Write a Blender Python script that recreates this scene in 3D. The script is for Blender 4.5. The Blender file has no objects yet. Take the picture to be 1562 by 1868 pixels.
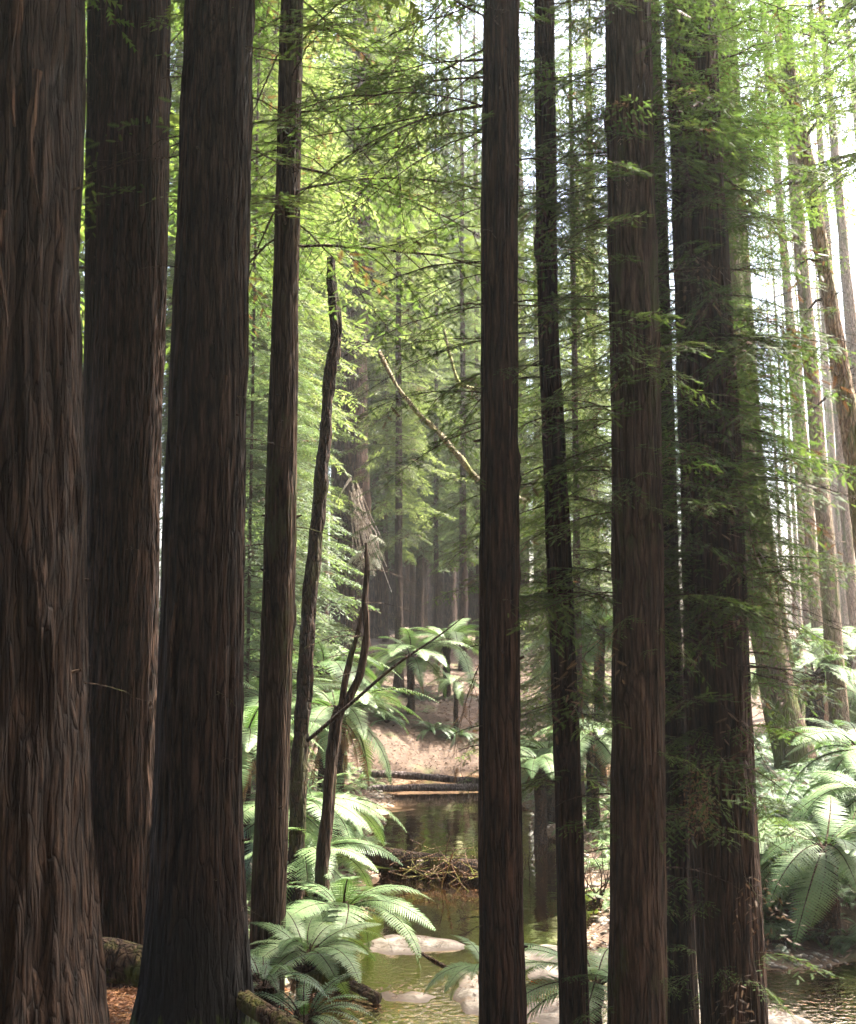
import bpy, math, random
import numpy as np
from mathutils import Vector, Euler

C = bpy.context.scene.collection
R = math.radians
rng = np.random.default_rng(7)
random.seed(7)

# ------------------------------------------------------------------ camera geometry
F = 2000.0                      # focal length in photo pixels (1562 x 1868)
PITCH = R(6.0)
CAM = np.array([0.0, 0.0, 4.2])
CP, SP = math.cos(PITCH), math.sin(PITCH)

def ray(px, py):
    u = (px - 781.0) / F
    v = (934.0 - py) / F
    return np.array([u, CP - v * SP, SP + v * CP])

def P(px, py, Y):
    d = ray(px, py)
    return CAM + d * (Y / d[1])

def at_z(px, py, z):
    d = ray(px, py)
    return CAM + d * ((z - CAM[2]) / d[2])

# ------------------------------------------------------------------ noise
_T = np.random.default_rng(99).random((256, 256))

def vnoise(x, y, seed=0, per=None):
    x = np.asarray(x, float); y = np.asarray(y, float)
    x0 = np.floor(x); y0 = np.floor(y)
    fx = x - x0; fy = y - y0
    fx = fx * fx * (3 - 2 * fx); fy = fy * fy * (3 - 2 * fy)
    xi = x0.astype(int); yi = y0.astype(int)
    def h(a, b):
        if per: a = a % per
        return _T[(a + seed * 37) % 256, (b + seed * 91) % 256]
    return (h(xi, yi) * (1 - fx) + h(xi + 1, yi) * fx) * (1 - fy) + (h(xi, yi + 1) * (1 - fx) + h(xi + 1, yi + 1) * fx) * fy

# ------------------------------------------------------------------ terrain
CREEK = np.array([(60, 8.5), (14, 11.6), (8, 12.1), (5, 12.4), (2.2, 12.5), (0.35, 13.3), (0.8, 18), (0.85, 22), (0.5, 26), (0.8, 29.3), (4, 31.6), (9, 33), (16, 34), (60, 37)], float)

def creek_dist(x, y):
    x = np.asarray(x, float); y = np.asarray(y, float)
    best = np.full(np.broadcast(x, y).shape, 1e9)
    for (ax, ay), (bx, by) in zip(CREEK[:-1], CREEK[1:]):
        dx, dy = bx - ax, by - ay
        t = np.clip(((x - ax) * dx + (y - ay) * dy) / (dx * dx + dy * dy), 0, 1)
        best = np.minimum(best, np.hypot(x - ax - t * dx, y - ay - t * dy))
    return best

def ground(x, y):
    x = np.asarray(x, float); y = np.asarray(y, float)
    wob = (vnoise(x * .9, y * .9, 3) - .5) * .7
    s = creek_dist(x, y) - 1.75 + wob
    below = -0.28 * np.clip(-s / .8, 0, 1)
    s1 = np.clip(s, 0, 3); s2 = np.maximum(s - 3, 0)
    z = .32 * s1 + .2 * s2
    z = np.where(z > 3.0, 3.0 + 1.1 * (1 - np.exp(-(z - 3.0) / 1.1)), z)
    z = z + np.where(s < 0, below, 0)
    z = z + .5 * np.clip((y - 30.5) / 4, 0, 1) * np.clip(s / 1.5, 0, 1) * np.exp(-(np.maximum(y - 34.5, 0) / 14) ** 2)
    z = z + .62 * np.maximum(-3 - y, 0)                       # unseen slope added behind the camera to block low sky light
    z = z + np.clip(s, 0, 1) * ((vnoise(x * 1.7, y * 1.7, 5) - .5) * .16 + (vnoise(x * .5, y * .5, 6) - .5) * .25)
    return z

def G(px, py):
    d = ray(px, py); t = 3.0
    while t < 160:
        p = CAM + d * t
        if p[2] <= float(ground(p[0], p[1])): break
        t += .05
    return CAM + d * t

# ------------------------------------------------------------------ materials
def new_mat(name):
    m = bpy.data.materials.new(name); m.use_nodes = True
    nt = m.node_tree
    for n in list(nt.nodes): nt.nodes.remove(n)
    out = nt.nodes.new('ShaderNodeOutputMaterial')
    return m, nt, out

def N(nt, typ, **kw):
    n = nt.nodes.new(typ)
    for k, v in kw.items():
        if k.startswith('_'): setattr(n, k[1:], v)
        else: n.inputs[k.replace('__', ' ')].default_value = v
    return n

def ramp(nt, fac, stops):
    r = nt.nodes.new('ShaderNodeValToRGB')
    el = r.color_ramp.elements
    while len(el) < len(stops): el.new(.5)
    for e, (p, c) in zip(el, stops): e.position = p; e.color = (*c, 1)
    nt.links.new(fac, r.inputs[0]); return r.outputs[0]

def mixc(nt, fac, a, b, mode='MIX'):
    m = nt.nodes.new('ShaderNodeMix'); m.data_type = 'RGBA'; m.blend_type = mode
    for s, v in ((m.inputs[0], fac), (m.inputs[6], a), (m.inputs[7], b)):
        if hasattr(v, 'is_output'): nt.links.new(v, s)
        elif isinstance(v, tuple): s.default_value = (*v, 1)
        else: s.default_value = v
    return m.outputs[2]

def coords(nt, scale, use='Object', rnd=True):
    tc = nt.nodes.new('ShaderNodeTexCoord')
    mp = nt.nodes.new('ShaderNodeMapping'); mp.inputs['Scale'].default_value = scale
    nt.links.new(tc.outputs[use], mp.inputs[0])
    if rnd:
        oi = nt.nodes.new('ShaderNodeObjectInfo')
        mul = N(nt, 'ShaderNodeMath', _operation='MULTIPLY'); mul.inputs[1].default_value = 37.0
        nt.links.new(oi.outputs['Random'], mul.inputs[0])
        nt.links.new(mul.outputs[0], mp.inputs['Location'])
    return mp.outputs[0]

def noise(nt, vec, scale, detail=4, rough=.6, dist=0):
    n = nt.nodes.new('ShaderNodeTexNoise')
    n.inputs['Scale'].default_value = scale; n.inputs['Detail'].default_value = detail
    n.inputs['Roughness'].default_value = rough; n.inputs['Distortion'].default_value = dist
    nt.links.new(vec, n.inputs['Vector']); return n.outputs[0]

def bark_mat(name, dark, mid, light, moss=.0, mosscol=(.05, .06, .015), zscale=.1, fscale=20, bump=1.0, bdist=.05, burn=False):
    m, nt, out = new_mat(name)
    v = coords(nt, (1, 1, zscale))
    n1 = noise(nt, v, fscale, 6, .65, .4)
    wn = N(nt, 'ShaderNodeTexNoise', Scale=2.2, Detail=3); nt.links.new(coords(nt, (1, 1, .5)), wn.inputs['Vector'])
    wv = N(nt, 'ShaderNodeVectorMath', _operation='MULTIPLY_ADD'); wv.inputs[1].default_value = (.16, .16, .05)
    nt.links.new(wn.outputs['Color'], wv.inputs[0]); nt.links.new(coords(nt, (1, 1, zscale * .75)), wv.inputs[2])
    vo = N(nt, 'ShaderNodeTexVoronoi', Scale=fscale * .95, _feature='DISTANCE_TO_EDGE'); nt.links.new(wv.outputs[0], vo.inputs['Vector'])
    crack = ramp(nt, vo.outputs[0], [(.0, (0, 0, 0)), (.09, (.55, .55, .55)), (.3, (1, 1, 1))])
    v2 = coords(nt, (1, 1, zscale * .45)); n2 = noise(nt, v2, fscale * 3.1, 3, .6)
    v3 = coords(nt, (1, 1, .5)); n3 = noise(nt, v3, 1.3, 4, .6)
    c = ramp(nt, n1, [(.36, dark), (.5, mid), (.66, light)])
    c2 = ramp(nt, n2, [(.3, (.55, .5, .47)), (.7, (1.25, 1.2, 1.15))])
    c = mixc(nt, .8, c, c2, 'MULTIPLY')
    c = mixc(nt, .75, c, ramp(nt, crack, [(0, (.22, .18, .16)), (.8, (1.15, 1.15, 1.15))]), 'MULTIPLY')
    c3 = ramp(nt, n3, [(.35, (.8, .68, .58)), (.65, (1.15, 1.12, 1.1))])
    c = mixc(nt, .8, c, c3, 'MULTIPLY')
    if moss > 0:
        v4 = coords(nt, (1, 1, .35)); n4 = noise(nt, v4, 2.3, 6, .7)
        mf = ramp(nt, n4, [(.62 - moss * .3, (0, 0, 0)), (.72 - moss * .22, (1, 1, 1))])
        c = mixc(nt, mf, c, mosscol)
    if burn:
        tc = nt.nodes.new('ShaderNodeTexCoord'); sx = nt.nodes.new('ShaderNodeSeparateXYZ'); nt.links.new(tc.outputs['Object'], sx.inputs[0])
        mm = N(nt, 'ShaderNodeMath', _operation='MULTIPLY_ADD'); mm.inputs[1].default_value = -2.2
        nt.links.new(n3, mm.inputs[0]); nt.links.new(sx.outputs[2], mm.inputs[2])
        c = mixc(nt, ramp(nt, mm.outputs[0], [(.0, (.9, .9, .9)), (.5, (0, 0, 0))]), c, (.007, .006, .005))
        m2_ = N(nt, 'ShaderNodeMath', _operation='MULTIPLY_ADD'); m2_.inputs[1].default_value = -.75
        nt.links.new(n1, m2_.inputs[0]); nt.links.new(sx.outputs[2], m2_.inputs[2])
        c = mixc(nt, ramp(nt, m2_.outputs[0], [(.0, (.8, .8, .8)), (.06, (0, 0, 0))]), c, (.035, .05, .012))
    b = N(nt, 'ShaderNodeBsdfPrincipled', Roughness=.9)
    b.inputs['Specular IOR Level'].default_value = .15
    nt.links.new(c, b.inputs['Base Color'])
    add = N(nt, 'ShaderNodeMath', _operation='MULTIPLY_ADD'); add.inputs[1].default_value = .45
    nt.links.new(n2, add.inputs[0]); nt.links.new(n1, add.inputs[2])
    ad2 = N(nt, 'ShaderNodeMath', _operation='MULTIPLY_ADD'); ad2.inputs[1].default_value = .6
    nt.links.new(crack, ad2.inputs[0]); nt.links.new(add.outputs[0], ad2.inputs[2])
    bp = N(nt, 'ShaderNodeBump', Strength=bump, Distance=bdist)
    nt.links.new(ad2.outputs[0], bp.inputs['Height']); nt.links.new(bp.outputs[0], b.inputs['Normal'])
    nt.links.new(b.outputs[0], out.inputs[0]); return m

def leaf_mat(name, lo, mid, hi, trans=.45, tcol=None, rough=.55, spec=.3, orand=.5):
    m, nt, out = new_mat(name)
    at = nt.nodes.new('ShaderNodeAttribute'); at.attribute_name = 'var'
    oi = nt.nodes.new('ShaderNodeObjectInfo')
    mix = N(nt, 'ShaderNodeMath', _operation='MULTIPLY_ADD'); mix.inputs[1].default_value = orand
    sub = N(nt, 'ShaderNodeMath', _operation='SUBTRACT'); sub.inputs[1].default_value = .5
    nt.links.new(oi.outputs['Random'], sub.inputs[0]); nt.links.new(sub.outputs[0], mix.inputs[0])
    nt.links.new(at.outputs['Fac'], mix.inputs[2])
    c = ramp(nt, mix.outputs[0], [(.05, lo), (.5, mid), (.95, hi)])
    b = N(nt, 'ShaderNodeBsdfPrincipled', Roughness=rough)
    b.inputs['Specular IOR Level'].default_value = spec
    nt.links.new(c, b.inputs['Base Color'])
    t = nt.nodes.new('ShaderNodeBsdfTranslucent')
    tc = mixc(nt, 1.0, c, tcol or (1.2, 1.3, .9), 'MULTIPLY'); nt.links.new(tc, t.inputs[0])
    ms = N(nt, 'ShaderNodeMixShader', Fac=trans)
    nt.links.new(b.outputs[0], ms.inputs[1]); nt.links.new(t.outputs[0], ms.inputs[2])
    nt.links.new(ms.outputs[0], out.inputs[0]); return m

M = {}
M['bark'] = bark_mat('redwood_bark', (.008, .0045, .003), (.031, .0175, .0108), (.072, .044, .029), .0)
M['bark_burnt'] = bark_mat('burnt_base_bark', (.006, .0035, .0025), (.023, .0135, .0088), (.056, .035, .024), .0, burn=True)
M['bark_grey'] = bark_mat('grey_brown_bark', (.014, .009, .006), (.047, .031, .02), (.097, .068, .047), .25, (.045, .05, .016))
M['bark_red'] = bark_mat('red_brown_bark', (.006, .0035, .0025), (.017, .0098, .0062), (.04, .0245, .016), .0, fscale=27)
M['bark_mossy'] = bark_mat('mossy_bark', (.03, .02, .014), (.085, .06, .042), (.15, .11, .085), .75, (.075, .085, .02))
M['bark_glare'] = bark_mat('glare_pale_bark', (.12, .09, .06), (.32, .25, .19), (.5, .42, .34), .4, (.1, .11, .035), zscale=.3)  # bark colour lightened to carry the glare on the trunks at right
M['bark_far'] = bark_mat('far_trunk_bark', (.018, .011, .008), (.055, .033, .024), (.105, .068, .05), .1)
M['snag'] = bark_mat('snag_bark', (.008, .006, .004), (.03, .02, .014), (.07, .045, .03), .3, (.05, .05, .018), zscale=.35, fscale=22)
M['twig'] = bark_mat('twig_bark', (.02, .014, .01), (.055, .038, .026), (.1, .07, .05), .2)
M['dead_pale'] = bark_mat('sunlit_pale_wood', (.34, .29, .25), (.6, .54, .48), (.78, .73, .67), .0, zscale=.3)  # dead wood whitened to stand for sunlight on the hanging branches
M['moss_pale'] = bark_mat('lichen_branch', (.12, .11, .07), (.26, .25, .17), (.4, .39, .29), .3, (.22, .25, .07), zscale=.6)
M['log'] = bark_mat('grey_log', (.06, .05, .05), (.16, .14, .145), (.3, .27, .28), .2, (.06, .07, .02))
M['log_brown'] = bark_mat('rotten_log', (.03, .02, .013), (.1, .065, .04), (.2, .14, .09), .5, (.12, .13, .025))
M['log_dark'] = bark_mat('wet_mossy_log', (.01, .007, .005), (.04, .026, .017), (.09, .06, .04), .45, (.1, .11, .02))
M['leaf'] = leaf_mat('redwood_leaf', (.042, .062, .02), (.085, .112, .038), (.145, .165, .06), .6)
M['leaf_near'] = leaf_mat('near_redwood_leaf', (.034, .058, .014), (.062, .095, .024), (.11, .14, .036), .55, spec=.12)
M['leaf_blue'] = leaf_mat('blue_green_leaf', (.06, .09, .045), (.1, .14, .068), (.15, .185, .09), .45, (1.2, 1.3, .75))
M['leaf_yellow'] = leaf_mat('yellow_green_leaf', (.07, .09, .026), (.114, .142, .05), (.185, .2, .085), .6)
M['leaf_dead'] = leaf_mat('dead_leaf', (.05, .026, .012), (.1, .055, .025), (.18, .11, .05), .3, (1.3, 1.1, .8))
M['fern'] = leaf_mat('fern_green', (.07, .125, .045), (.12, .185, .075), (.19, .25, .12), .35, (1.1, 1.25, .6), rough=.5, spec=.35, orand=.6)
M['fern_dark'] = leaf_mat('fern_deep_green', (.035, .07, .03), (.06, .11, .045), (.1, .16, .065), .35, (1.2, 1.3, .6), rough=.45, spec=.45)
M['fern_dead'] = leaf_mat('fern_dead', (.1, .05, .022), (.18, .1, .045), (.28, .18, .09), .3, (1.2, 1.1, .8))
M['fern_trunk'] = bark_mat('fern_trunk_fibre', (.012, .008, .006), (.04, .025, .016), (.1, .06, .035), .0, zscale=.8, fscale=30, bump=.9)
M['litter'] = leaf_mat('litter_bits', (.13, .052, .02), (.28, .125, .05), (.42, .23, .105), .1, (1, 1, 1))
M['litter_far'] = leaf_mat('dry_litter_bits', (.06, .035, .02), (.125, .073, .042), (.22, .145, .088), .1, (1, 1, 1))

def ground_mat():
    m, nt, out = new_mat('forest_floor')
    v = coords(nt, (1, 1, 1), rnd=False)
    n1 = noise(nt, v, 9, 8, .75); n2 = noise(nt, v, .55, 5, .6, .5); n3 = noise(nt, v, 45, 4, .7)
    c = ramp(nt, n1, [(.28, (.026, .015, .009)), (.5, (.062, .036, .021)), (.7, (.12, .075, .046))])
    c = mixc(nt, .7, c, ramp(nt, n3, [(.3, (.5, .45, .4)), (.7, (1.35, 1.3, 1.2))]), 'MULTIPLY')
    moss = ramp(nt, n2, [(.57, (0, 0, 0)), (.66, (.75, .75, .75))])
    c = mixc(nt, moss, c, (.065, .075, .02))
    # wet sand and silt by the water (by height)
    tc = nt.nodes.new('ShaderNodeTexCoord'); sx = nt.nodes.new('ShaderNodeSeparateXYZ'); nt.links.new(tc.outputs['Object'], sx.inputs[0])
    ad = N(nt, 'ShaderNodeMath', _operation='MULTIPLY_ADD'); ad.inputs[1].default_value = .3
    nt.links.new(n2, ad.inputs[0]); nt.links.new(sx.outputs[2], ad.inputs[2])
    wet = ramp(nt, ad.outputs[0], [(.1, (1, 1, 1)), (.24, (0, 0, 0))])
    sand = ramp(nt, n1, [(.3, (.085, .047, .023)), (.55, (.18, .11, .056)), (.75, (.29, .21, .135))])
    c = mixc(nt, wet, c, sand)
    b = N(nt, 'ShaderNodeBsdfPrincipled', Roughness=.9)
    nt.links.new(c, b.inputs['Base Color'])
    bp = N(nt, 'ShaderNodeBump', Strength=.8, Distance=.04)
    nt.links.new(n1, bp.inputs['Height']); nt.links.new(bp.outputs[0], b.inputs['Normal'])
    nt.links.new(b.outputs[0], out.inputs[0]); return m
M['ground'] = ground_mat()

def water_mat():
    m, nt, out = new_mat('creek_water')
    v = coords(nt, (1, 1, 1), rnd=False)
    n1 = noise(nt, v, 2.2, 4, .55, .6); n2 = noise(nt, v, 11, 3, .6, .8)
    sx = nt.nodes.new('ShaderNodeSeparateXYZ'); nt.links.new(v, sx.inputs[0])
    rap = N(nt, 'ShaderNodeMapRange'); rap.inputs[1].default_value = 15.0; rap.inputs[2].default_value = 12.8
    rap.inputs[3].default_value = .0; rap.inputs[4].default_value = 1.0
    nt.links.new(sx.outputs[1], rap.inputs[0])
    h2 = N(nt, 'ShaderNodeMath', _operation='MULTIPLY'); nt.links.new(n2, h2.inputs[0]); nt.links.new(rap.outputs[0], h2.inputs[1])
    h = N(nt, 'ShaderNodeMath', _operation='MULTIPLY_ADD'); h.inputs[1].default_value = .35
    nt.links.new(n1, h.inputs[0]); nt.links.new(h2.outputs[0], h.inputs[2])
    bp = N(nt, 'ShaderNodeBump', Strength=.35, Distance=.06); nt.links.new(h.outputs[0], bp.inputs['Height'])
    gl = N(nt, 'ShaderNodeBsdfGlossy', Roughness=.04); gl.inputs[0].default_value = (.85, .7, .52, 1)
    nt.links.new(bp.outputs[0], gl.inputs['Normal'])
    tr = nt.nodes.new('ShaderNodeBsdfTransparent'); tr.inputs[0].default_value = (.8, .62, .42, 1)
    df = N(nt, 'ShaderNodeBsdfDiffuse'); df.inputs[0].default_value = (.42, .19, .065, 1)
    m1 = N(nt, 'ShaderNodeMixShader', Fac=.62); nt.links.new(tr.outputs[0], m1.inputs[1]); nt.links.new(df.outputs[0], m1.inputs[2])
    fr = N(nt, 'ShaderNodeFresnel', IOR=1.16); nt.links.new(bp.outputs[0], fr.inputs['Normal'])
    m2 = nt.nodes.new('ShaderNodeMixShader'); nt.links.new(fr.outputs[0], m2.inputs[0])
    nt.links.new(m1.outputs[0], m2.inputs[1]); nt.links.new(gl.outputs[0], m2.inputs[2])
    nt.links.new(m2.outputs[0], out.inputs[0]); return m
M['water'] = water_mat()

def rock_mat():
    m, nt, out = new_mat('pale_sandstone')
    v = coords(nt, (1, 1, 1)); n1 = noise(nt, v, 5, 8, .7); n2 = noise(nt, v, 28, 4, .7)
    c = ramp(nt, n1, [(.3, (.1, .08, .058)), (.5, (.2, .178, .14)), (.7, (.33, .3, .255))])
    c = mixc(nt, .7, c, ramp(nt, n2, [(.35, (.5, .42, .34)), (.6, (1.2, 1.15, 1.12))]), 'MULTIPLY')
    vo = N(nt, 'ShaderNodeTexVoronoi', Scale=2.6, _feature='DISTANCE_TO_EDGE'); nt.links.new(v, vo.inputs['Vector'])
    c = mixc(nt, .8, c, ramp(nt, vo.outputs[0], [(0, (.3, .25, .2)), (.03, (1, 1, 1))]), 'MULTIPLY')
    tc = nt.nodes.new('ShaderNodeTexCoord'); sx = nt.nodes.new('ShaderNodeSeparateXYZ'); nt.links.new(tc.outputs['Object'], sx.inputs[0])
    c = mixc(nt, ramp(nt, sx.outputs[2], [(.01, (1, 1, 1)), (.045, (0, 0, 0))]), c, (.09, .065, .045))
    n5 = noise(nt, v, 3.2, 5, .7); c = mixc(nt, ramp(nt, n5, [(.56, (0, 0, 0)), (.64, (.8, .8, .8))]), c, (.16, .1, .055))
    b = N(nt, 'ShaderNodeBsdfPrincipled', Roughness=.7); nt.links.new(c, b.inputs['Base Color'])
    bp = N(nt, 'ShaderNodeBump', Strength=.6, Distance=.03); nt.links.new(n1, bp.inputs['Height']); nt.links.new(bp.outputs[0], b.inputs['Normal'])
    nt.links.new(b.outputs[0], out.inputs[0]); return m
M['rock'] = rock_mat()

# ------------------------------------------------------------------ mesh helpers
class Geo:
    """triangles: V (n,3), T (m,3), mat (m,), var (m,)"""
    def __init__(s): s.v = []; s.t = []; s.m = []; s.a = []; s.n = 0
    def add(s, V, T, mat=0, var=None):
        V = np.asarray(V, float).reshape(-1, 3); T = np.asarray(T, int).reshape(-1, 3)
        s.v.append(V); s.t.append(T + s.n); s.n += len(V)
        s.m.append(np.full(len(T), mat, int) if np.isscalar(mat) else np.asarray(mat, int))
        s.a.append(np.full(len(T), .5) if var is None else (np.full(len(T), float(var)) if np.isscalar(var) else np.asarray(var, float)))
    def arrays(s):
        return np.concatenate(s.v), np.concatenate(s.t), np.concatenate(s.m), np.concatenate(s.a)

def make_mesh(name, V, T, mats, mi=None, var=None, smooth=False):
    me = bpy.data.meshes.new(name)
    V = np.ascontiguousarray(V, np.float32); T = np.ascontiguousarray(T, np.int32)
    k = T.shape[1]
    me.vertices.add(len(V)); me.vertices.foreach_set('co', V.ravel())
    me.loops.add(T.size); me.loops.foreach_set('vertex_index', T.ravel())
    me.polygons.add(len(T))
    me.polygons.foreach_set('loop_start', np.arange(0, T.size, k, dtype=np.int32))
    me.polygons.foreach_set('loop_total', np.full(len(T), k, np.int32))
    for m in mats: me.materials.append(m)
    if mi is not None: me.polygons.foreach_set('material_index', np.ascontiguousarray(mi, np.int32))
    me.polygons.foreach_set('use_smooth', np.full(len(T), smooth, bool))
    me.update(calc_edges=True)
    if var is not None:
        at = me.attributes.new('var', 'FLOAT', 'FACE'); at.data.foreach_set('value', np.ascontiguousarray(var, np.float32))
    return me

def obj(name, me, parent=None, loc=(0, 0, 0), rot=(0, 0, 0), scale=1.0):
    o = bpy.data.objects.new(name, me); C.objects.link(o)
    if parent: o.parent = parent
    o.location = [float(a) for a in loc]; o.rotation_euler = rot
    o.scale = (scale,) * 3 if np.isscalar(scale) else scale
    return o

def tag(o, label=None, cat=None, group=None, kind=None):
    for k, v in (('label', label), ('category', cat), ('group', group), ('kind', kind)):
        if v: o[k] = v
    return o

def thing(name, label, cat, loc, group=None, rz=0.0):
    o = bpy.data.objects.new(name, None); C.objects.link(o)
    o.empty_display_size = .2
    o.location = [float(a) for a in loc]; o.rotation_euler = (0, 0, rz)
    return tag(o, label, cat, group)

def geo_mesh(name, g, mats, smooth=False):
    V, T, mi, a = g.arrays()
    return make_mesh(name, V, T, mats, mi, a, smooth)

def catmull(pts, n):
    pts = np.asarray(pts, float)
    if len(pts) < 3:
        t = np.linspace(0, 1, n)[:, None]; return pts[0] * (1 - t) + pts[-1] * t
    p = np.vstack([2 * pts[0] - pts[1], pts, 2 * pts[-1] - pts[-2]])
    u = np.linspace(0, len(pts) - 1 - 1e-6, n); i = u.astype(int); f = (u - i)[:, None]
    a, b, c, d = p[i], p[i + 1], p[i + 2], p[i + 3]
    return .5 * (2 * b + (c - a) * f + (2 * a - 5 * b + 4 * c - d) * f ** 2 + (3 * b - a - 3 * c + d) * f ** 3)

def tube(path, rad, seg=12, amp=0.0, K=14, lf=1.2, seed=0, cap=True, knots=0, shred=0.0, lobes=0.0):
    """quads along a path; amp: depth of the bark ridges"""
    path = np.asarray(path, float); rad = np.asarray(rad, float); n = len(path)
    tan = np.gradient(path, axis=0); tan /= np.linalg.norm(tan, axis=1)[:, None]
    ref = np.array([1.0, 0, 0]) if abs(tan[n // 2][0]) < .8 else np.array([0, 0, 1.0])
    s = ref - tan * (tan @ ref)[:, None]; s /= np.linalg.norm(s, axis=1)[:, None]
    b = np.cross(tan, s)
    L = np.concatenate([[0], np.cumsum(np.linalg.norm(np.diff(path, axis=0), axis=1))])
    th = np.linspace(0, 2 * np.pi, seg, endpoint=False)
    TH, LL = np.meshgrid(th, L)
    r = np.repeat(rad[:, None], seg, 1)
    if amp > 0:
        w = th * K / (2 * np.pi)
        warp = (vnoise(TH * 3 / (2 * np.pi) * 2, LL * .45, seed + 1, 6) - .5) * 1.6
        U = TH * K / (2 * np.pi) + warp
        n1 = vnoise(U, LL * lf, seed + 2, K)
        n2 = vnoise(U * 2, LL * lf * 1.7, seed + 3, K * 2)
        n3 = vnoise(U * 4, LL * lf * 3.5, seed + 4, K * 4)
        ridge = 1 - np.abs(2 * n1 - 1)
        r = r + amp * ((ridge - .6) * 1.1 + (n2 - .5) * .9 + (n3 - .5) * .55)
        low = vnoise(TH * 5 / (2 * np.pi), LL * .35, seed + 5, 5) - .5
        r = r * (1 + low * .07)
        if shred:
            n4 = vnoise(U * 3, LL * 1.1, seed + 6, K * 3)
            r = r + shred * np.maximum(n4 - .8, 0) * 5
    if lobes:
        r = r * (1 + lobes * np.exp(-LL / .45) * (.4 + 1.6 * (vnoise(TH * 7 / (2 * np.pi), LL * .6, seed + 8, 7) - .3)))
    for k in range(knots):
        rs = np.random.default_rng(seed * 100 + k)
        t0, l0 = rs.uniform(0, 2 * np.pi), rs.uniform(.1, .9) * L[-1]
        d = np.angle(np.exp(1j * (TH - t0))) * rad.mean()
        q = (d / .09) ** 2 + ((LL - l0) / .12) ** 2
        r = r + .05 * np.exp(-q) - .06 * np.exp(-q * 5)
    V = path[:, None, :] + r[..., None] * (np.cos(TH)[..., None] * s[:, None, :] + np.sin(TH)[..., None] * b[:, None, :])
    V = V.reshape(-1, 3)
    i, j = np.meshgrid(np.arange(n - 1), np.arange(seg), indexing='ij')
    j2 = (j + 1) % seg
    Q = np.stack([i * seg + j, i * seg + j2, (i + 1) * seg + j2, (i + 1) * seg + j], -1).reshape(-1, 4)
    if cap:
        V = np.vstack([V, path[0], path[-1]])
        c0, c1 = len(V) - 2, len(V) - 1
        jj = np.arange(seg); kk = (jj + 1) % seg
        Q = np.vstack([Q, np.stack([np.full(seg, c0), kk, jj, jj], -1), np.stack([np.full(seg, c1), (n - 1) * seg + jj, (n - 1) * seg + kk, (n - 1) * seg + kk], -1)])
    # as triangles
    T = np.vstack([Q[:, [0, 1, 2]], Q[:, [0, 2, 3]]])
    T = T[(T[:, 0] != T[:, 1]) & (T[:, 1] != T[:, 2]) & (T[:, 0] != T[:, 2])]
    return V, T

# ------------------------------------------------------------------ redwood foliage
def sprig_template(lod):
    V, T = [], []
    if lod == 0:
        n = 9
        for k in range(n):
            t = (k + .4) / n
            l = .21 * (1 - .55 * abs(2 * t - .8) ** 1.6) + .02
            for sg in (-1, 1):
                b = len(V)
                V += [(t - .046, 0, 0), (t + .046, 0, 0), (t + .1, sg * l, -.03 * abs(sg))]
                T.append((b, b + 1, b + 2) if sg > 0 else (b + 1, b, b + 2))
        b = len(V); V += [(0, -.012, 0), (0, .012, 0), (1.05, 0, -.03)]; T.append((b, b + 1, b + 2))
    elif lod == 1:
        n = 4
        for k in range(n):
            t = (k + .2) / n
            l = .27 * (1 - .5 * abs(2 * t - .7) ** 1.5)
            for sg in (-1, 1):
                b = len(V)
                V += [(t - .1, 0, 0), (t + .16, 0, 0), (t + .22, sg * l, -.05)]
                T.append((b, b + 1, b + 2) if sg > 0 else (b + 1, b, b + 2))
    else:
        V = [(0, 0, 0), (.45, .23, -.04), (1, 0, -.08), (.5, -.23, -.04)]
        T = [(0, 2, 1), (0, 3, 2)]
    return np.array(V, float), np.array(T, int)
SPRIG = {k: sprig_template(k) for k in (0, 1, 2)}

def frames(d, n):
    d = d / np.linalg.norm(d, axis=1)[:, None]
    s = np.cross(n, d); s /= np.linalg.norm(s, axis=1)[:, None] + 1e-9
    return d, s, np.cross(d, s)

def put_sprigs(g, pos, d, n, ln, lod, mat, var):
    V, T = SPRIG[lod]
    d, s, n = frames(d, n)
    W = pos[:, None, :] + ln[:, None, None] * (V[None, :, 0:1] * d[:, None, :] + V[None, :, 1:2] * s[:, None, :] + V[None, :, 2:3] * n[:, None, :])
    TT = T[None] + (np.arange(len(pos)) * len(V))[:, None, None]
    g.add(W.reshape(-1, 3), TT.reshape(-1, 3), np.repeat(mat, len(T)), np.repeat(var, len(T)))

def stick(g, path, r0, r1, mat=2, seg=4):
    V, T = tube(path, np.linspace(r0, r1, len(path)), seg, cap=False)
    g.add(V, T, mat, .5)

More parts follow.
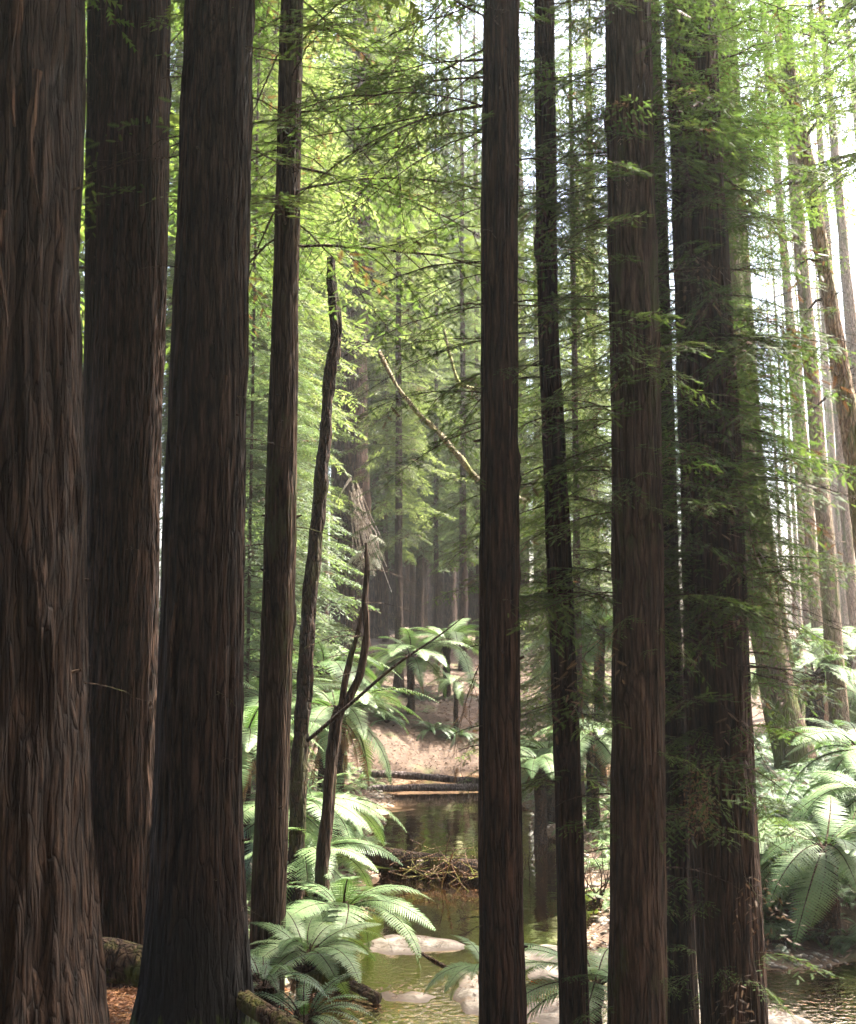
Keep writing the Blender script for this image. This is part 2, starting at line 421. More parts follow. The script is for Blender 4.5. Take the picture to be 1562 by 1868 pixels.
def make_branch(lod, L=3.0, seed=0, dead=.05, gap=.14, spg=.075, sl=(.1, .17), droop=.3, rise=.1, bare=.15, side=.3, tr=.012):
    """a flat redwood spray branch along +X; returns Geo"""
    r = np.random.default_rng(seed); g = Geo()
    n = 10; t = np.linspace(0, 1, n)
    wig = np.cumsum(r.normal(0, .02, n)) * L * .5
    ax = np.stack([L * t * (1 - .06 * t), wig, L * (rise * t - droop * t ** 2)], 1)
    stick(g, ax, tr, tr * .25)
    def axis(u): return np.array([np.interp(u, t, ax[:, k]) for k in range(3)])
    u = bare; sd = 1
    P_, D_, N_, L_, M_, A_ = [], [], [], [], [], []
    while u < 1.0:
        p = axis(u); q = axis(min(u + .03, 1)); f = q - axis(max(u - .03, 0)); f /= np.linalg.norm(f)
        lat = np.array([-f[1], f[0], 0]) * sd; lat /= np.linalg.norm(lat) + 1e-9
        a = R(r.uniform(38, 68)); bl = (side * L * (1 - u) ** .75 * r.uniform(.55, 1.1) + r.uniform(.1, .22))
        d0 = math.cos(a) * f + math.sin(a) * lat + np.array([0, 0, r.uniform(-.25, .15)])
        d0 /= np.linalg.norm(d0)
        m = max(3, int(bl / spg)); w = (np.arange(m) + .6) / m
        pts = p + d0 * (bl * w)[:, None] + np.array([0, 0, -1]) * (bl * droop * .9 * w ** 2)[:, None]
        stick(g, np.vstack([p, pts[m // 2], pts[-1]]), tr * .35, tr * .14, 2, 3)
        isdead = r.random() < dead
        lt2 = np.cross(np.array([0, 0, 1.0]), d0); lt2 /= np.linalg.norm(lt2)
        sg = np.where(np.arange(m) % 2 == 0, 1, -1)[:, None]
        ang = np.radians(r.uniform(35, 60, m))[:, None]
        dd = np.cos(ang) * d0 + np.sin(ang) * sg * lt2 + np.stack([np.zeros(m), np.zeros(m), r.uniform(-.4, .1, m)], 1)
        dd[-1] = d0 + np.array([0, 0, -.2])
        nn = np.array([0, 0, 1.0]) + r.normal(0, .28, (m, 3))
        P_.append(pts); D_.append(dd); N_.append(nn)
        L_.append(r.uniform(*sl, m) * (1.05 - .35 * w)); base = r.uniform(.25, .75)
        A_.append(np.clip(base + r.normal(0, .16, m), 0, 1)); M_.append(np.full(m, 1 if isdead else 0))
        u += gap / L * r.uniform(.7, 1.3); sd = -sd
    put_sprigs(g, np.concatenate(P_), np.concatenate(D_), np.concatenate(N_), np.concatenate(L_), lod, np.concatenate(M_), np.concatenate(A_))
    return g.arrays()

def place_branch(g, br, pos, az, tilt=0.0, scale=1.0, roll=0.0, shift=0.0, matmap=None):
    V, T, m, a = br
    e = Euler((roll, tilt, az), 'XYZ').to_matrix()
    Rm = np.array(e)
    if matmap is not None: m = np.array(matmap)[m]
    g.add((V * scale) @ Rm.T + pos, T, m, np.clip(a + shift, 0, 1))

BR0 = [make_branch(0, 1.0, 10 + k, .025, .06, .05, (.08, .14), .25, .12, .15, .36, .006) for k in range(6)]
BR0L = [make_branch(0, 2.4, 30 + k, .03, .085, .06, (.1, .16), .28, .12, .15, .32, .012) for k in range(5)]
BR0D = [make_branch(0, .8, 50 + k, 1.0, .06, .05, (.06, .1), .6, .05, .15, .4, .005) for k in range(3)]
BR1 = [make_branch(1, 3.0, 60 + k, .02, .1, .065, (.14, .22), .3, .1, .1, .34, .016) for k in range(6)]
BR2 = [make_branch(2, 3.0, 80 + k, .015, .13, .09, (.2, .31), .32, .1, .1, .36, .018) for k in range(6)]
BRS = [make_branch(2, 3.0, 95 + k, .1, .24, .12, (.22, .34), .3, .05, .25, .3, .02) for k in range(5)]

def bare_twig(g, p, az, L, r, rs, mat=2):
    n = 6; t = np.linspace(0, 1, n)[:, None]
    d = np.array([math.cos(az), math.sin(az), 0]); q = np.array([-d[1], d[0], 0])
    path = p + d * L * t + q * np.cumsum(rs.normal(0, .04 * L, n))[:, None] + np.array([0, 0, 1]) * (L * (.1 * t - .35 * t ** 2))
    stick(g, path, r, r * .3, mat, 4)
    for k in (2, 3, 4):
        a = az + rs.choice([-1, 1]) * rs.uniform(.5, .9); l = L * .3 * rs.uniform(.5, 1.2)
        e = path[k] + np.array([math.cos(a) * l, math.sin(a) * l, -l * .25])
        stick(g, np.array([path[k], (path[k] + e) / 2 + rs.normal(0, .03, 3), e]), r * .4, r * .15, mat, 3)

def make_crown(brs, z0, z1, rad, nb, seed, lscale=3.0, shape=.55, low=0.0, twigs=0, gapz=None):
    """crown around the axis x=y=0 between heights z0 and z1"""
    r = np.random.default_rng(seed); g = Geo()
    for k in range(nb):
        h = (k + r.random()) / nb
        z = z0 + (z1 - z0) * h
        prof = (1 - h) ** shape * min(1, .45 + h * 3 + low)
        l = rad * prof * r.uniform(.6, 1.15) + .35
        if gapz and any(a < h < b for a, b in gapz) and r.random() < .75: continue
        place_branch(g, brs[r.integers(len(brs))], np.array([0, 0, z]), k * 2.399 + r.uniform(-.5, .5), R(r.uniform(-6, 16)), l / lscale, r.uniform(-.25, .25), r.uniform(-.15, .15))
    for k in range(twigs):
        bare_twig(g, np.array([0, 0, z0 - r.uniform(-1, 6)]), r.uniform(0, 6.3), r.uniform(.8, 2.0), .014, r)
    return g

# ------------------------------------------------------------------ setting
def grid_axis(fine0, fine1, fs, lo, hi, grow=1.13):
    a = list(np.arange(fine0, fine1, fs)); s = fs; x = fine0
    L = []
    while x > lo: s *= grow; x -= s; L.append(x)
    s = fs; x = a[-1]; U = []
    while x < hi: s *= grow; x += s; U.append(x)
    return np.array(L[::-1] + a + U)

gx = grid_axis(-7, 12, .16, -160, 160); gy = grid_axis(6, 40, .18, -30, 320)
GX, GY = np.meshgrid(gx, gy)
GZ = ground(GX, GY)
V = np.stack([GX, GY, GZ], -1).reshape(-1, 3)
nx, ny = len(gx), len(gy)
i, j = np.meshgrid(np.arange(ny - 1), np.arange(nx - 1), indexing='ij')
Q = np.stack([i * nx + j, i * nx + j + 1, (i + 1) * nx + j + 1, (i + 1) * nx + j], -1).reshape(-1, 4)
tag(obj('ground', make_mesh('ground', V, Q, [M['ground']], smooth=True)), kind='structure')

def water_mesh():
    n = 260; path = catmull(CREEK[1:-1], n)
    tan = np.gradient(path, axis=0); tan /= np.linalg.norm(tan, axis=1)[:, None]
    nrm = np.stack([-tan[:, 1], tan[:, 0]], 1)
    off = np.linspace(-2.3, 2.3, 9)
    V = np.concatenate([path[:, None, :] + off[None, :, None] * nrm[:, None, :], np.zeros((n, 9, 1))], -1).reshape(-1, 3)
    i, j = np.meshgrid(np.arange(n - 1), np.arange(8), indexing='ij')
    Q = np.stack([i * 9 + j, i * 9 + j + 1, (i + 1) * 9 + j + 1, (i + 1) * 9 + j], -1).reshape(-1, 4)
    return make_mesh('creek_water', V, Q, [M['water']], smooth=True)
tag(obj('creek_water', water_mesh()), kind='structure')

# ------------------------------------------------------------------ near trunks
def trunk_from_px(Y, rows, top_z, n=150, flare=0.0, flare_h=.8, base_z=None, taper_top=.35):
    """rows: (py, px_left, px_right) from the top down; the axis is carried up to top_z and down to the ground"""
    c, r = [], []
    for py, a, b in rows:
        d = ray((a + b) / 2, py); t = Y / d[1]
        c.append(CAM + d * t); r.append((b - a) / 2 / F * t * CP)
    c = np.array(c)[::-1]; r = np.array(r)[::-1]                    # bottom up
    lo = (c[1] - c[0]) / (c[1][2] - c[0][2])
    bx = c[0].copy()
    for _ in range(3):
        gz = float(ground(bx[0], bx[1])) - .15
        bx = c[0] + lo * (gz - c[0][2])
    pts = []
    if bx[2] < c[0][2] - .05:
        pts = [bx]; r = np.concatenate([[r[0] * (1 + .03 * (c[0][2] - bx[2]))], r])
    pts = np.vstack([np.array(pts).reshape(-1, 3), c])
    up = (c[-1] - c[-2]) / (c[-1][2] - c[-2][2])
    top = c[-1] + up * (top_z - c[-1][2])
    pts = np.vstack([pts, top]); r = np.concatenate([r, [r[-1] * taper_top]])
    z = np.concatenate([np.linspace(pts[0][2], c[-1][2], n), np.linspace(c[-1][2], top_z, n // 4 + 2)[1:]])
    X = np.stack([np.interp(z, pts[:, 2], pts[:, 0]), np.interp(z, pts[:, 2], pts[:, 1]), z], 1)
    # soften the kinks
    for k in (0, 1):
        ker = np.ones(9) / 9; pad = np.pad(X[:, k], 4, mode='reflect', reflect_type='odd'); X[:, k] = np.convolve(pad, ker, 'valid')
    rad = np.interp(z, pts[:, 2], r)
    if flare: rad = rad * (1 + flare * np.exp(-(z - z[0]) / flare_h))
    return X, rad

def tree_part(name, g, mats, root, smooth=False):
    V, T, mi, a = g.arrays()
    return obj(name, make_mesh(name, V - np.array(root.location), T, mats, mi, a, smooth), root)

STUBR = {}
LEAFM = lambda k: [M[k], M['leaf_dead'], M['twig']]

def near_tree(name, label, Y, rows, top_z, bark, seg=160, n=170, amp=.016, K=24, flare=0, fh=.8, seed=1, group='redwood trunks standing close by', cat='tree', knots=0, shred=.0, taper_top=.35, lf=1.3, lobes=.12):
    X, rad = trunk_from_px(Y, rows, top_z, n, flare, fh, taper_top=taper_top)
    root = thing(name, label, cat, (X[0][0], X[0][1], X[0][2]), group)
    V, T = tube(X, rad, seg, amp, K, lf, seed, knots=knots, shred=shred, lobes=lobes)
    obj('trunk', make_mesh('trunk', V - X[0], T, [M[bark]], smooth=True), root)
    STUBR[root.name] = rad
    return root, X, rad

def axis_at(X, z):
    return np.array([np.interp(z, X[:, 2], X[:, 0]), np.interp(z, X[:, 2], X[:, 1]), z])

def top_crown(root, X, z0, z1, rad, nb, seed, brs=None, leaf='leaf_near', low=.3, twigs=6, lsc=2.4, stubs=26):
    r = np.random.default_rng(seed); g = Geo(); brs = brs or BR0L
    for k in range(nb):
        h = (k + r.random()) / nb; z = z0 + (z1 - z0) * h
        l = rad * (1 - h) ** .5 * min(1, .5 + 3 * h + low) * r.uniform(.55, 1.15) + .3
        place_branch(g, brs[r.integers(len(brs))], axis_at(X, z), k * 2.399 + r.uniform(-.5, .5), R(r.uniform(-4, 16)), l / lsc, r.uniform(-.3, .3), r.uniform(-.15, .15))
    for k in range(twigs):
        bare_twig(g, axis_at(X, z0 - r.uniform(-2, 3.5)), r.uniform(0, 6.3), r.uniform(.5, 1.4), .01, r)
    for k in range(stubs):
        z = r.uniform(X[0][2] + 1.2, z0); a = r.uniform(0, 6.3); ra = float(np.interp(z, X[:, 2], STUBR[root.name])) * .95
        p = axis_at(X, z); q = p + ra * np.array([math.cos(a), math.sin(a), 0])
        if r.random() < .35: bare_twig(g, p + .8 * (q - p), a, r.uniform(.2, .6), .006, r)
        else: stick(g, np.array([p + .7 * (q - p), q + (q - p) / ra * r.uniform(.02, .08) + np.array([0, 0, r.uniform(-.03, .05)])]), r.uniform(.012, .03), .008, 2, 6)
    tree_part('crown', g, LEAFM(leaf), root)

T1 = near_tree('redwood_tree', 'very wide shaggy redwood trunk filling the left edge of the view', 6.6, [(0, -150, 150), (500, -140, 146), (1000, -140, 148), (1400, -140, 155), (1700, -145, 166), (1868, -150, 182)], 24, 'bark_red', 240, 220, .034, 30, .05, .5, 11, shred=.03, lf=1.1)
T2 = near_tree('redwood_tree', 'thick straight redwood trunk rising behind a mossy log at its foot', 11.6, [(0, 187, 308), (500, 180, 302), (1000, 160, 288), (1400, 152, 278), (1600, 150, 277), (1735, 148, 282)], 26, 'bark', 200, 220, .024, 44, .06, .5, 12, knots=4, shred=.014)
T2b = near_tree('redwood_tree', 'lighter brown redwood trunk half hidden behind the thick straight one', 13.6, [(0, 163, 270), (500, 158, 265), (1000, 147, 255), (1600, 140, 250)], 27, 'bark_red', 120, 150, .014, 26, .05, .5, 13)
T3 = near_tree('redwood_tree', 'thick redwood trunk with a dark burnt base flaring onto needle litter', 9.3, [(0, 340, 461), (500, 322, 452), (900, 303, 444), (1400, 284, 440), (1700, 268, 447), (1850, 256, 452)], 26, 'bark_burnt', 220, 230, .024, 40, .12, .3, 14, lobes=.3, knots=5)
T4 = near_tree('redwood_tree', 'slim tapering redwood trunk standing alone between burnt trunk and dark snag', 12.0, [(0, 513, 553), (500, 499, 545), (1000, 482, 540), (1400, 469, 528), (1740, 454, 518)], 25, 'bark_grey', 140, 190, .01, 34, .03, .5, 15, knots=6)
T5 = near_tree('redwood_tree', 'straight clean redwood trunk in the middle dividing creek from right bank', 9.0, [(0, 884, 947), (400, 878, 945), (900, 876, 946), (1400, 875, 950), (1700, 875, 956), (1868, 875, 962)], 24, 'bark', 160, 200, .014, 34, .02, .4, 16, knots=6, shred=.01)
T6 = near_tree('redwood_tree', 'narrow redwood trunk leaning gently left of the knotty one', 9.8, [(0, 975, 1011), (300, 978, 1014), (600, 983, 1019), (1000, 997, 1042), (1400, 1012, 1058), (1868, 1021, 1075)], 22, 'bark', 120, 190, .011, 28, .0, .4, 17, knots=3)
T7 = near_tree('redwood_tree', 'knotty grey brown redwood trunk with small shoots on its bark', 9.2, [(0, 1105, 1187), (300, 1108, 1194), (700, 1115, 1203), (1100, 1119, 1211), (1500, 1116, 1214), (1868, 1112, 1216)], 23, 'bark_grey', 180, 200, .013, 34, .0, .4, 18, knots=16, shred=.01)
T7b = near_tree('redwood_tree', 'thin dark redwood trunk squeezed between the knotty and leafy trunks', 10.6, [(300, 1186, 1214), (700, 1200, 1228), (1100, 1209, 1240), (1400, 1214, 1256), (1868, 1216, 1276)], 17, 'bark_red', 100, 150, .009, 20, .0, .4, 19)
T8 = near_tree('redwood_tree', 'broad dark redwood trunk wrapped in green side shoots by right bank', 10.0, [(0, 1214, 1302), (300, 1224, 1318), (800, 1240, 1348), (1250, 1252, 1366), (1600, 1266, 1384), (1868, 1282, 1400)], 24, 'bark', 180, 200, .02, 36, .0, .4, 20, shred=.012)

M['strip'] = bark_mat('peeling_strip', (.02, .011, .006), (.05, .029, .017), (.09, .055, .034), .0)
def bark_strip(T, z, az, L, wd, lift, seed):
    root, X, rad = T; rs = np.random.default_rng(seed); n = 26; t = np.linspace(0, 1, n)
    V = []
    for u in t:
        zz = z - L * u; c = axis_at(X, zz); ra = float(np.interp(zz, X[:, 2], rad)) + .02 + lift * u ** 2
        a = az + .05 * math.sin(u * 5 + seed); w_ = wd * (1 - .75 * u ** 2) * (1 + .25 * math.sin(u * 17 + seed)) / ra
        for q in (-1, 1): V.append(c + (ra + (.006 if q > 0 else 0)) * np.array([math.cos(a + q * w_ / 2), math.sin(a + q * w_ / 2), 0]))
        V.append(c + (ra + .018) * np.array([math.cos(a), math.sin(a), 0]))
    T_ = []
    for k in range(n - 1):
        a = 3 * k
        T_ += [(a, a + 2, a + 5), (a, a + 5, a + 3), (a + 2, a + 1, a + 4), (a + 2, a + 4, a + 5), (a, a + 3, a + 4), (a, a + 4, a + 1)]
    obj('bark_strip', make_mesh('bark_strip', np.array(V) - np.array(root.location), np.array(T_), [M['strip']], smooth=False), root)
for T_, z, az, L, wd, lift, sd in ((T1, 8.2, -1.05, 1.1, .07, .03, 1), (T1, 7.5, -.85, .9, .05, .06, 2), (T1, 6.6, -1.2, .7, .05, .05, 3), (T1, 5.3, -1.3, .5, .06, .08, 4), (T2, 7.2, -.7, .8, .035, .04, 6), (T2, 5.0, -.95, .6, .03, .05, 7), (T3, 6.3, -1.0, .8, .035, .03, 8), (T3, 4.4, -2.0, .6, .04, .05, 9), (T7, 4.6, -1.6, .4, .03, .05, 10), (T7, 3.1, -1.3, .5, .03, .06, 11), (T8, 3.0, -1.2, .6, .04, .04, 12), (T5, 6.0, -1.2, .6, .02, .02, 13)):
    bark_strip(T_, z, az, L, wd, lift, sd)

# crowns above (and partly in) the frame
top_crown(T1[0], T1[1], 9.5, 24, 3.4, 110, 101, BR1, lsc=3.0)
top_crown(T2[0], T2[1], 12.5, 26, 3.4, 110, 102, BR1, lsc=3.0)
top_crown(T2b[0], T2b[1], 13, 27, 3.2, 90, 103, BR1, lsc=3.0)
top_crown(T3[0], T3[1], 11, 26, 3.4, 110, 104, BR1, lsc=3.0)
top_crown(T4[0], T4[1], 8.4, 25, 3.2, 130, 105, BR0L, low=.6)
top_crown(T5[0], T5[1], 10.3, 24, 2.6, 44, 106, BR0L)
top_crown(T7b[0], T7b[1], 9.5, 17, 1.4, 14, 109, BR0L)

def shoots(root, X, rad, spec, seed, leaf='leaf_near', deadshare=.025, front=None):
    """short epicormic shoots: spec = list of (z0, z1, count, lmin, lmax)"""
    r = np.random.default_rng(seed); g = Geo()
    for z0, z1, n, l0, l1 in spec:
        for k in range(n):
            z = r.uniform(z0, z1); az = r.uniform(0, 2 * np.pi)
            if front is not None: az = r.normal(front[0], front[1])
            ra = float(np.interp(z, X[:, 2], rad)) * .85
            p = axis_at(X, z) + ra * np.array([math.cos(az), math.sin(az), 0])
            l = r.uniform(l0, l1)
            if r.random() < .09: bare_twig(g, p, az, l * 1.3, .008, r); continue
            if r.random() < deadshare:
                place_branch(g, BR0D[r.integers(3)], p, az + r.normal(0, .5), R(r.uniform(0, 40)), l / .8, r.uniform(-.5, .5), r.uniform(-.1, .2))
            else:
                b, s = (BR0, 1.0) if l < 1.1 else (BR0L, 2.4)
                place_branch(g, b[r.integers(5)], p, az + r.normal(0, .5), R(r.uniform(-12, 22)), l / s, r.uniform(-.5, .5), r.uniform(-.2, .2))
    return g

def zpx(py, Y): return P(0, py, Y)[2]

g = shoots(T5[0], T5[1], T5[2], [(zpx(1000, 9), zpx(150, 9), 12, .25, .6)], 201)
h = shoots(T5[0], T5[1], T5[2], [(zpx(280, 9), zpx(-120, 9), 16, 1.2, 2.5), (zpx(780, 9), zpx(220, 9), 16, .5, 1.15)], 211, front=(2.7, .5))
g.add(*h.arrays()); tree_part('foliage', g, LEAFM('leaf_near'), T5[0])
g = shoots(T6[0], T6[1], T6[2], [(zpx(1500, 9.8), zpx(900, 9.8), 26, .3, 1.0), (zpx(1100, 9.8), zpx(0, 9.8), 90, .4, 1.6), (zpx(200, 9.8), 20, 30, .8, 2.0)], 202)
tree_part('crown', g, LEAFM('leaf_near'), T6[0])
g = shoots(T7[0], T7[1], T7[2], [(zpx(1850, 9.2), zpx(900, 9.2), 34, .15, .5), (zpx(1100, 9.2), zpx(0, 9.2), 60, .2, .9), (zpx(60, 9.2), 23, 36, .8, 2.2)], 203)
h = shoots(T7[0], T7[1], T7[2], [(zpx(1150, 9.2), zpx(60, 9.2), 36, .45, 1.1)], 213, front=(2.9, .5))
g.add(*h.arrays()); tree_part('crown', g, LEAFM('leaf_near'), T7[0])
g = shoots(T8[0], T8[1], T8[2], [(zpx(1860, 10), zpx(1350, 10), 30, .3, .8), (zpx(1480, 10), zpx(1000, 10), 90, .35, 1.0), (zpx(1150, 10), zpx(0, 10), 480, .4, 1.2), (zpx(150, 10), 24, 44, .8, 2.2)], 204)
# the orange hanging dead spray
for px, py in ((1275, 1385), (1262, 1405), (1288, 1400), (1270, 1430), (1284, 1440)):
    place_branch(g, BR0D[1], P(px, py, 9.3), -1.6 + (px - 1275) * .08, R(72), .5, 0, .45)
tree_part('crown', g, LEAFM('leaf_near'), T8[0])

# ------------------------------------------------------------------ snag, sapling, poles
def rod(name, label, cat, pts, rads, mat, seg=16, n=60, amp=.004, K=9, seed=0, group=None, parts=()):
    pts = np.array(pts, float); path = catmull(pts, n)
    rad = np.interp(np.linspace(0, 1, n), np.linspace(0, 1, len(rads)), rads)
    V, T = tube(path, rad, seg, amp, K, 2.5, seed)
    return path, rad, V, T

def simple(name, label, cat, pts, rads, mat, group=None, **kw):
    path, rad, V, T = rod(name, label, cat, pts, rads, mat, **kw)
    o = obj(name, make_mesh(name, V - path[0], T, [M[mat]], smooth=True), loc=path[0])
    tag(o, label, cat, group); return o, path

def foot(px, py, Y):
    p = P(px, py, Y); p[2] = float(ground(p[0], p[1])) - .1; return p

Ys = 15.2
simple('dead_snag', 'dark broken topless snag bending upward behind the slim trunk', 'snag',
       [foot(538, 1640, Ys)] + [P(a, b, Ys) for a, b in ((541, 1560), (546, 1400), (556, 1250), (565, 1100), (574, 1000), (583, 920), (591, 830), (596, 760), (603, 670), (613, 620), (610, 560), (604, 500), (606, 470))],
       [.12, .11, .105, .1, .095, .095, .09, .088, .08, .075, .08, .07, .068, .06, .045], 'snag', seg=48, n=220, amp=.034, K=9, seed=31)

# forked sapling > trunk, two branches, twigs
Yf = 14.4
b0 = foot(583, 1640, Yf)
root = thing('forked_sapling', 'slender forked bare sapling splitting into two upright stems', 'sapling', b0)
def part_rod(name, root, pts, rads, mat, **kw):
    path, rad, V, T = rod('', '', '', pts, rads, mat, **kw)
    return obj(name, make_mesh(name, V - np.array(root.location), T, [M[mat]], smooth=True), root)
part_rod('trunk', root, [b0] + [P(a, b, Yf) for a, b in ((588, 1590), (596, 1500), (604, 1400), (610, 1340), (622, 1290))], [.09, .085, .08, .075, .08, .07], 'bark_grey', seg=30, n=90, amp=.022, K=8, seed=41)
part_rod('branch', root, [P(a, b, Yf) for a, b in ((616, 1302), (640, 1265), (658, 1225), (668, 1160), (666, 1100), (670, 1040), (668, 990))], [.06, .055, .05, .045, .04, .03, .015], 'twig', seg=16, n=70, amp=.014, K=6, seed=42)
part_rod('branch', root, [P(a, b, Yf) for a, b in ((622, 1290), (630, 1240), (641, 1195), (652, 1160), (660, 1110))], [.045, .042, .038, .028, .012], 'twig', seg=16, n=60, amp=.011, K=6, seed=43)
g = Geo(); rs = np.random.default_rng(47)
for a, b in ((668, 1160), (666, 1100), (670, 1040), (668, 1000), (641, 1195), (652, 1160), (660, 1115), (658, 1225), (604, 1420), (590, 1580), (668, 1075), (655, 1150)):
    g = Geo(); bare_twig(g, P(a, b, Yf), rs.uniform(0, 6.3), rs.uniform(.25, .8), .007, rs, 0)
    tree_part('twig', g, [M['twig']], root)
simple('fallen_pole', 'thin dark dead pole slanting across the forked sapling', 'branch',
       [P(a, b, 14.0) for a, b in ((560, 1352), (600, 1318), (650, 1275), (720, 1215), (800, 1160), (850, 1122))], [.024, .023, .021, .018, .012, .005], 'snag', seg=10, n=50, amp=.004, K=5, seed=44)

simple('leaning_branch', 'pale lichen covered bough slanting down towards the middle trunk', 'branch',
       [P(a, b, 21) for a, b in ((690, 640), (725, 705), (765, 755), (800, 790), (835, 830), (880, 878), (960, 915))], [.02, .035, .042, .045, .05, .055, .06], 'moss_pale', seg=16, n=120, amp=.035, K=6, seed=45)
simple('leaning_branch', 'curved mossy bough hanging behind the top of the pale bough', 'branch',
       [P(a, b, 20) for a, b in ((810, 600), (822, 650), (836, 695), (860, 708), (900, 712))], [.02, .03, .035, .035, .03], 'moss_pale', seg=10, n=40, amp=.01, K=5, seed=46)

# leaning trees at the right
for i, (lab, Y, pts, rads, bark) in enumerate([
    ('crooked leaning dead tree with broken branch stubs against white sky', 19, [(1600, 1230), (1575, 980), (1548, 760), (1528, 640), (1510, 520), (1492, 420), (1474, 310), (1452, 200), (1440, 120), (1436, 20)], [.19, .17, .165, .15, .125, .13, .14, .12, .1, .07], 'bark_glare'),
    ('thick moss streaked tree leaning left out of the fern bank', 23, [(1452, 1390), (1425, 1290), (1400, 1160), (1378, 1020), (1362, 900), (1350, 780), (1340, 600), (1328, 300), (1315, -150)], [.44, .36, .32, .31, .3, .28, .24, .2, .15], 'bark_mossy'),
    ('mossy leaning tree standing just behind the thicker leaning one', 27, [(1440, 1290), (1425, 1190), (1405, 1060), (1388, 940), (1372, 800), (1360, 600), (1340, 200), (1325, -150)], [.28, .26, .25, .25, .23, .2, .16, .12], 'bark_mossy')]):
    p3 = [P(a, b, Y) for a, b in pts]
    f = p3[0].copy(); f[2] = float(ground(f[0], f[1])) - .2
    if f[2] < p3[0][2] - .1: p3 = [f] + p3; rads = [rads[0] * 1.05] + rads
    root = thing('leaning_tree', lab, 'tree', p3[0], 'leaning trees on the right bank')
    path, rad, V, T = rod('', '', '', p3, rads, bark, seg=40, n=130, amp=.018, K=12, seed=51 + i)
    obj('trunk', make_mesh('trunk', V - p3[0], T, [M[bark]], smooth=True), root)
    gg = Geo(); rs = np.random.default_rng(300 + i)
    if i == 0:
        for a, b, dx, dy in ((1478, 330, -120, 40), (1500, 480, -50, 8), (1512, 545, -45, 30), (1530, 640, -40, 20), (1470, 250, 40, -30), (1540, 720, -60, 30)):
            p = P(a, b, Y); q = P(a + dx, b + dy, Y - rs.uniform(-.6, .6)); m = (p + q) / 2 + np.array([0, 0, .12])
            stick(gg, np.array([p, m, q]), .04, .012, 2, 6)
        for k in range(26):
            a = rs.uniform(0, 6.3); p = path[int(rs.uniform(.3, .97) * 129)]
            stick(gg, np.array([p, p + .22 * np.array([math.cos(a), math.sin(a), .2])]), .02, .01, 2, 5)
        for k in range(26):
            t = rs.uniform(.78, 1.0); p = path[int(t * 129)]
            place_branch(gg, BR1[rs.integers(6)], p, rs.uniform(0, 6.3), R(rs.uniform(0, 25)), rs.uniform(.3, .8), rs.uniform(-.3, .3), rs.uniform(-.2, .1))
    else:
        for k in range(36):
            t = rs.uniform(.2, 1.0); p = path[int(t * 129)]
            if t > .82: place_branch(gg, BR1[rs.integers(6)], p, rs.uniform(0, 6.3), R(rs.uniform(-5, 25)), rs.uniform(.25, .7), rs.uniform(-.3, .3), rs.uniform(-.1, .2))
            else: bare_twig(gg, p, rs.uniform(0, 6.3), rs.uniform(.3, .9), .012, rs)
    tree_part('crown', gg, LEAFM('leaf'), root)

# ------------------------------------------------------------------ trees farther back
CROWN = {}
def crown_mesh(key, leaf, *a, **k):
    g = make_crown(*a, **k); V, T, mi, var = g.arrays()
    CROWN[key] = make_mesh('crown', V, T, LEAFM(leaf), mi, var)
for s in range(3):
    crown_mesh(('mid', s), ('leaf', 'leaf_yellow', 'leaf')[s], BR1, 6.0, 33, 3.4, 210, 400 + s, twigs=16)
    crown_mesh(('low', s), ('leaf_blue', 'leaf', 'leaf_blue')[s], BR1, 1.2, 15, 2.7, 150, 420 + s, twigs=6, low=.5)
    crown_mesh(('far', s), ('leaf', 'leaf_yellow', 'leaf_blue')[s], BR2, 8, 38, 4.2, 210, 440 + s, twigs=10)
    crown_mesh(('thin', s), ('leaf', 'leaf_yellow', 'leaf')[s], BRS, 11, 32, 2.8, 60, 460 + s, twigs=26)
    crown_mesh(('hang', s), 'leaf_near', BR1, 10.8, 26, 4.2, 60, 470 + s, twigs=10, low=.4)
    if s == 0: crown_mesh(('close', 0), 'leaf_near', BR0L, 8.2, 25, 3.4, 110, 475, lscale=2.4, low=.4)
    crown_mesh(('cover', s), 'leaf_near', BR2, 7, 26, 4.5, 200, 480 + s, lscale=2.6)

TRUNKM = {}
def unit_trunk(kind, s):
    key = (kind, s)
    if key not in TRUNKM:
        rs = np.random.default_rng(500 + s * 7); n = 70
        z = np.linspace(-.4, 34, n); bend = np.cumsum(rs.normal(0, .018, (n, 2)), 0)
        bend -= bend[1]
        X = np.stack([bend[:, 0], bend[:, 1], z], 1)
        rad = .5 * (1 - .78 * np.clip(z, 0, 34) / 34) * (1 + .35 * np.exp(-np.clip(z, 0, 9) / .5))
        V, T = tube(X, rad, 40, .03, 13, .8, 520 + s)
        TRUNKM[key] = make_mesh('trunk', V, T, [M[kind]], smooth=True)
    return TRUNKM[key]

def far_tree(px, Y, dia_px, crown, label, group, bark='bark_far', s=None, hscale=1.0, base=None, crown_s=1.0, lean=0.0, cz=0.0, x=None):
    """a straight tree: column px, depth Y, trunk width in photo pixels at its foot"""
    rs = random.randrange(1000)
    X = (px - 781) / F * Y if x is None else x
    gz = float(ground(X, Y))
    root = thing('redwood_tree', label, 'tree', (X, Y, gz), group, 0)
    root.rotation_euler = (0, lean, 0)
    d = dia_px / F * Y
    s = rs % 4 if s is None else s
    a = (rs * .37) % 6.28
    obj('trunk', unit_trunk(bark, s), root, rot=(0, 0, a), scale=(d, d, hscale))
    if crown:
        obj('crown', CROWN[crown], root, (0, 0, cz), (0, 0, a * 1.7), (crown_s, crown_s, hscale))
    return root

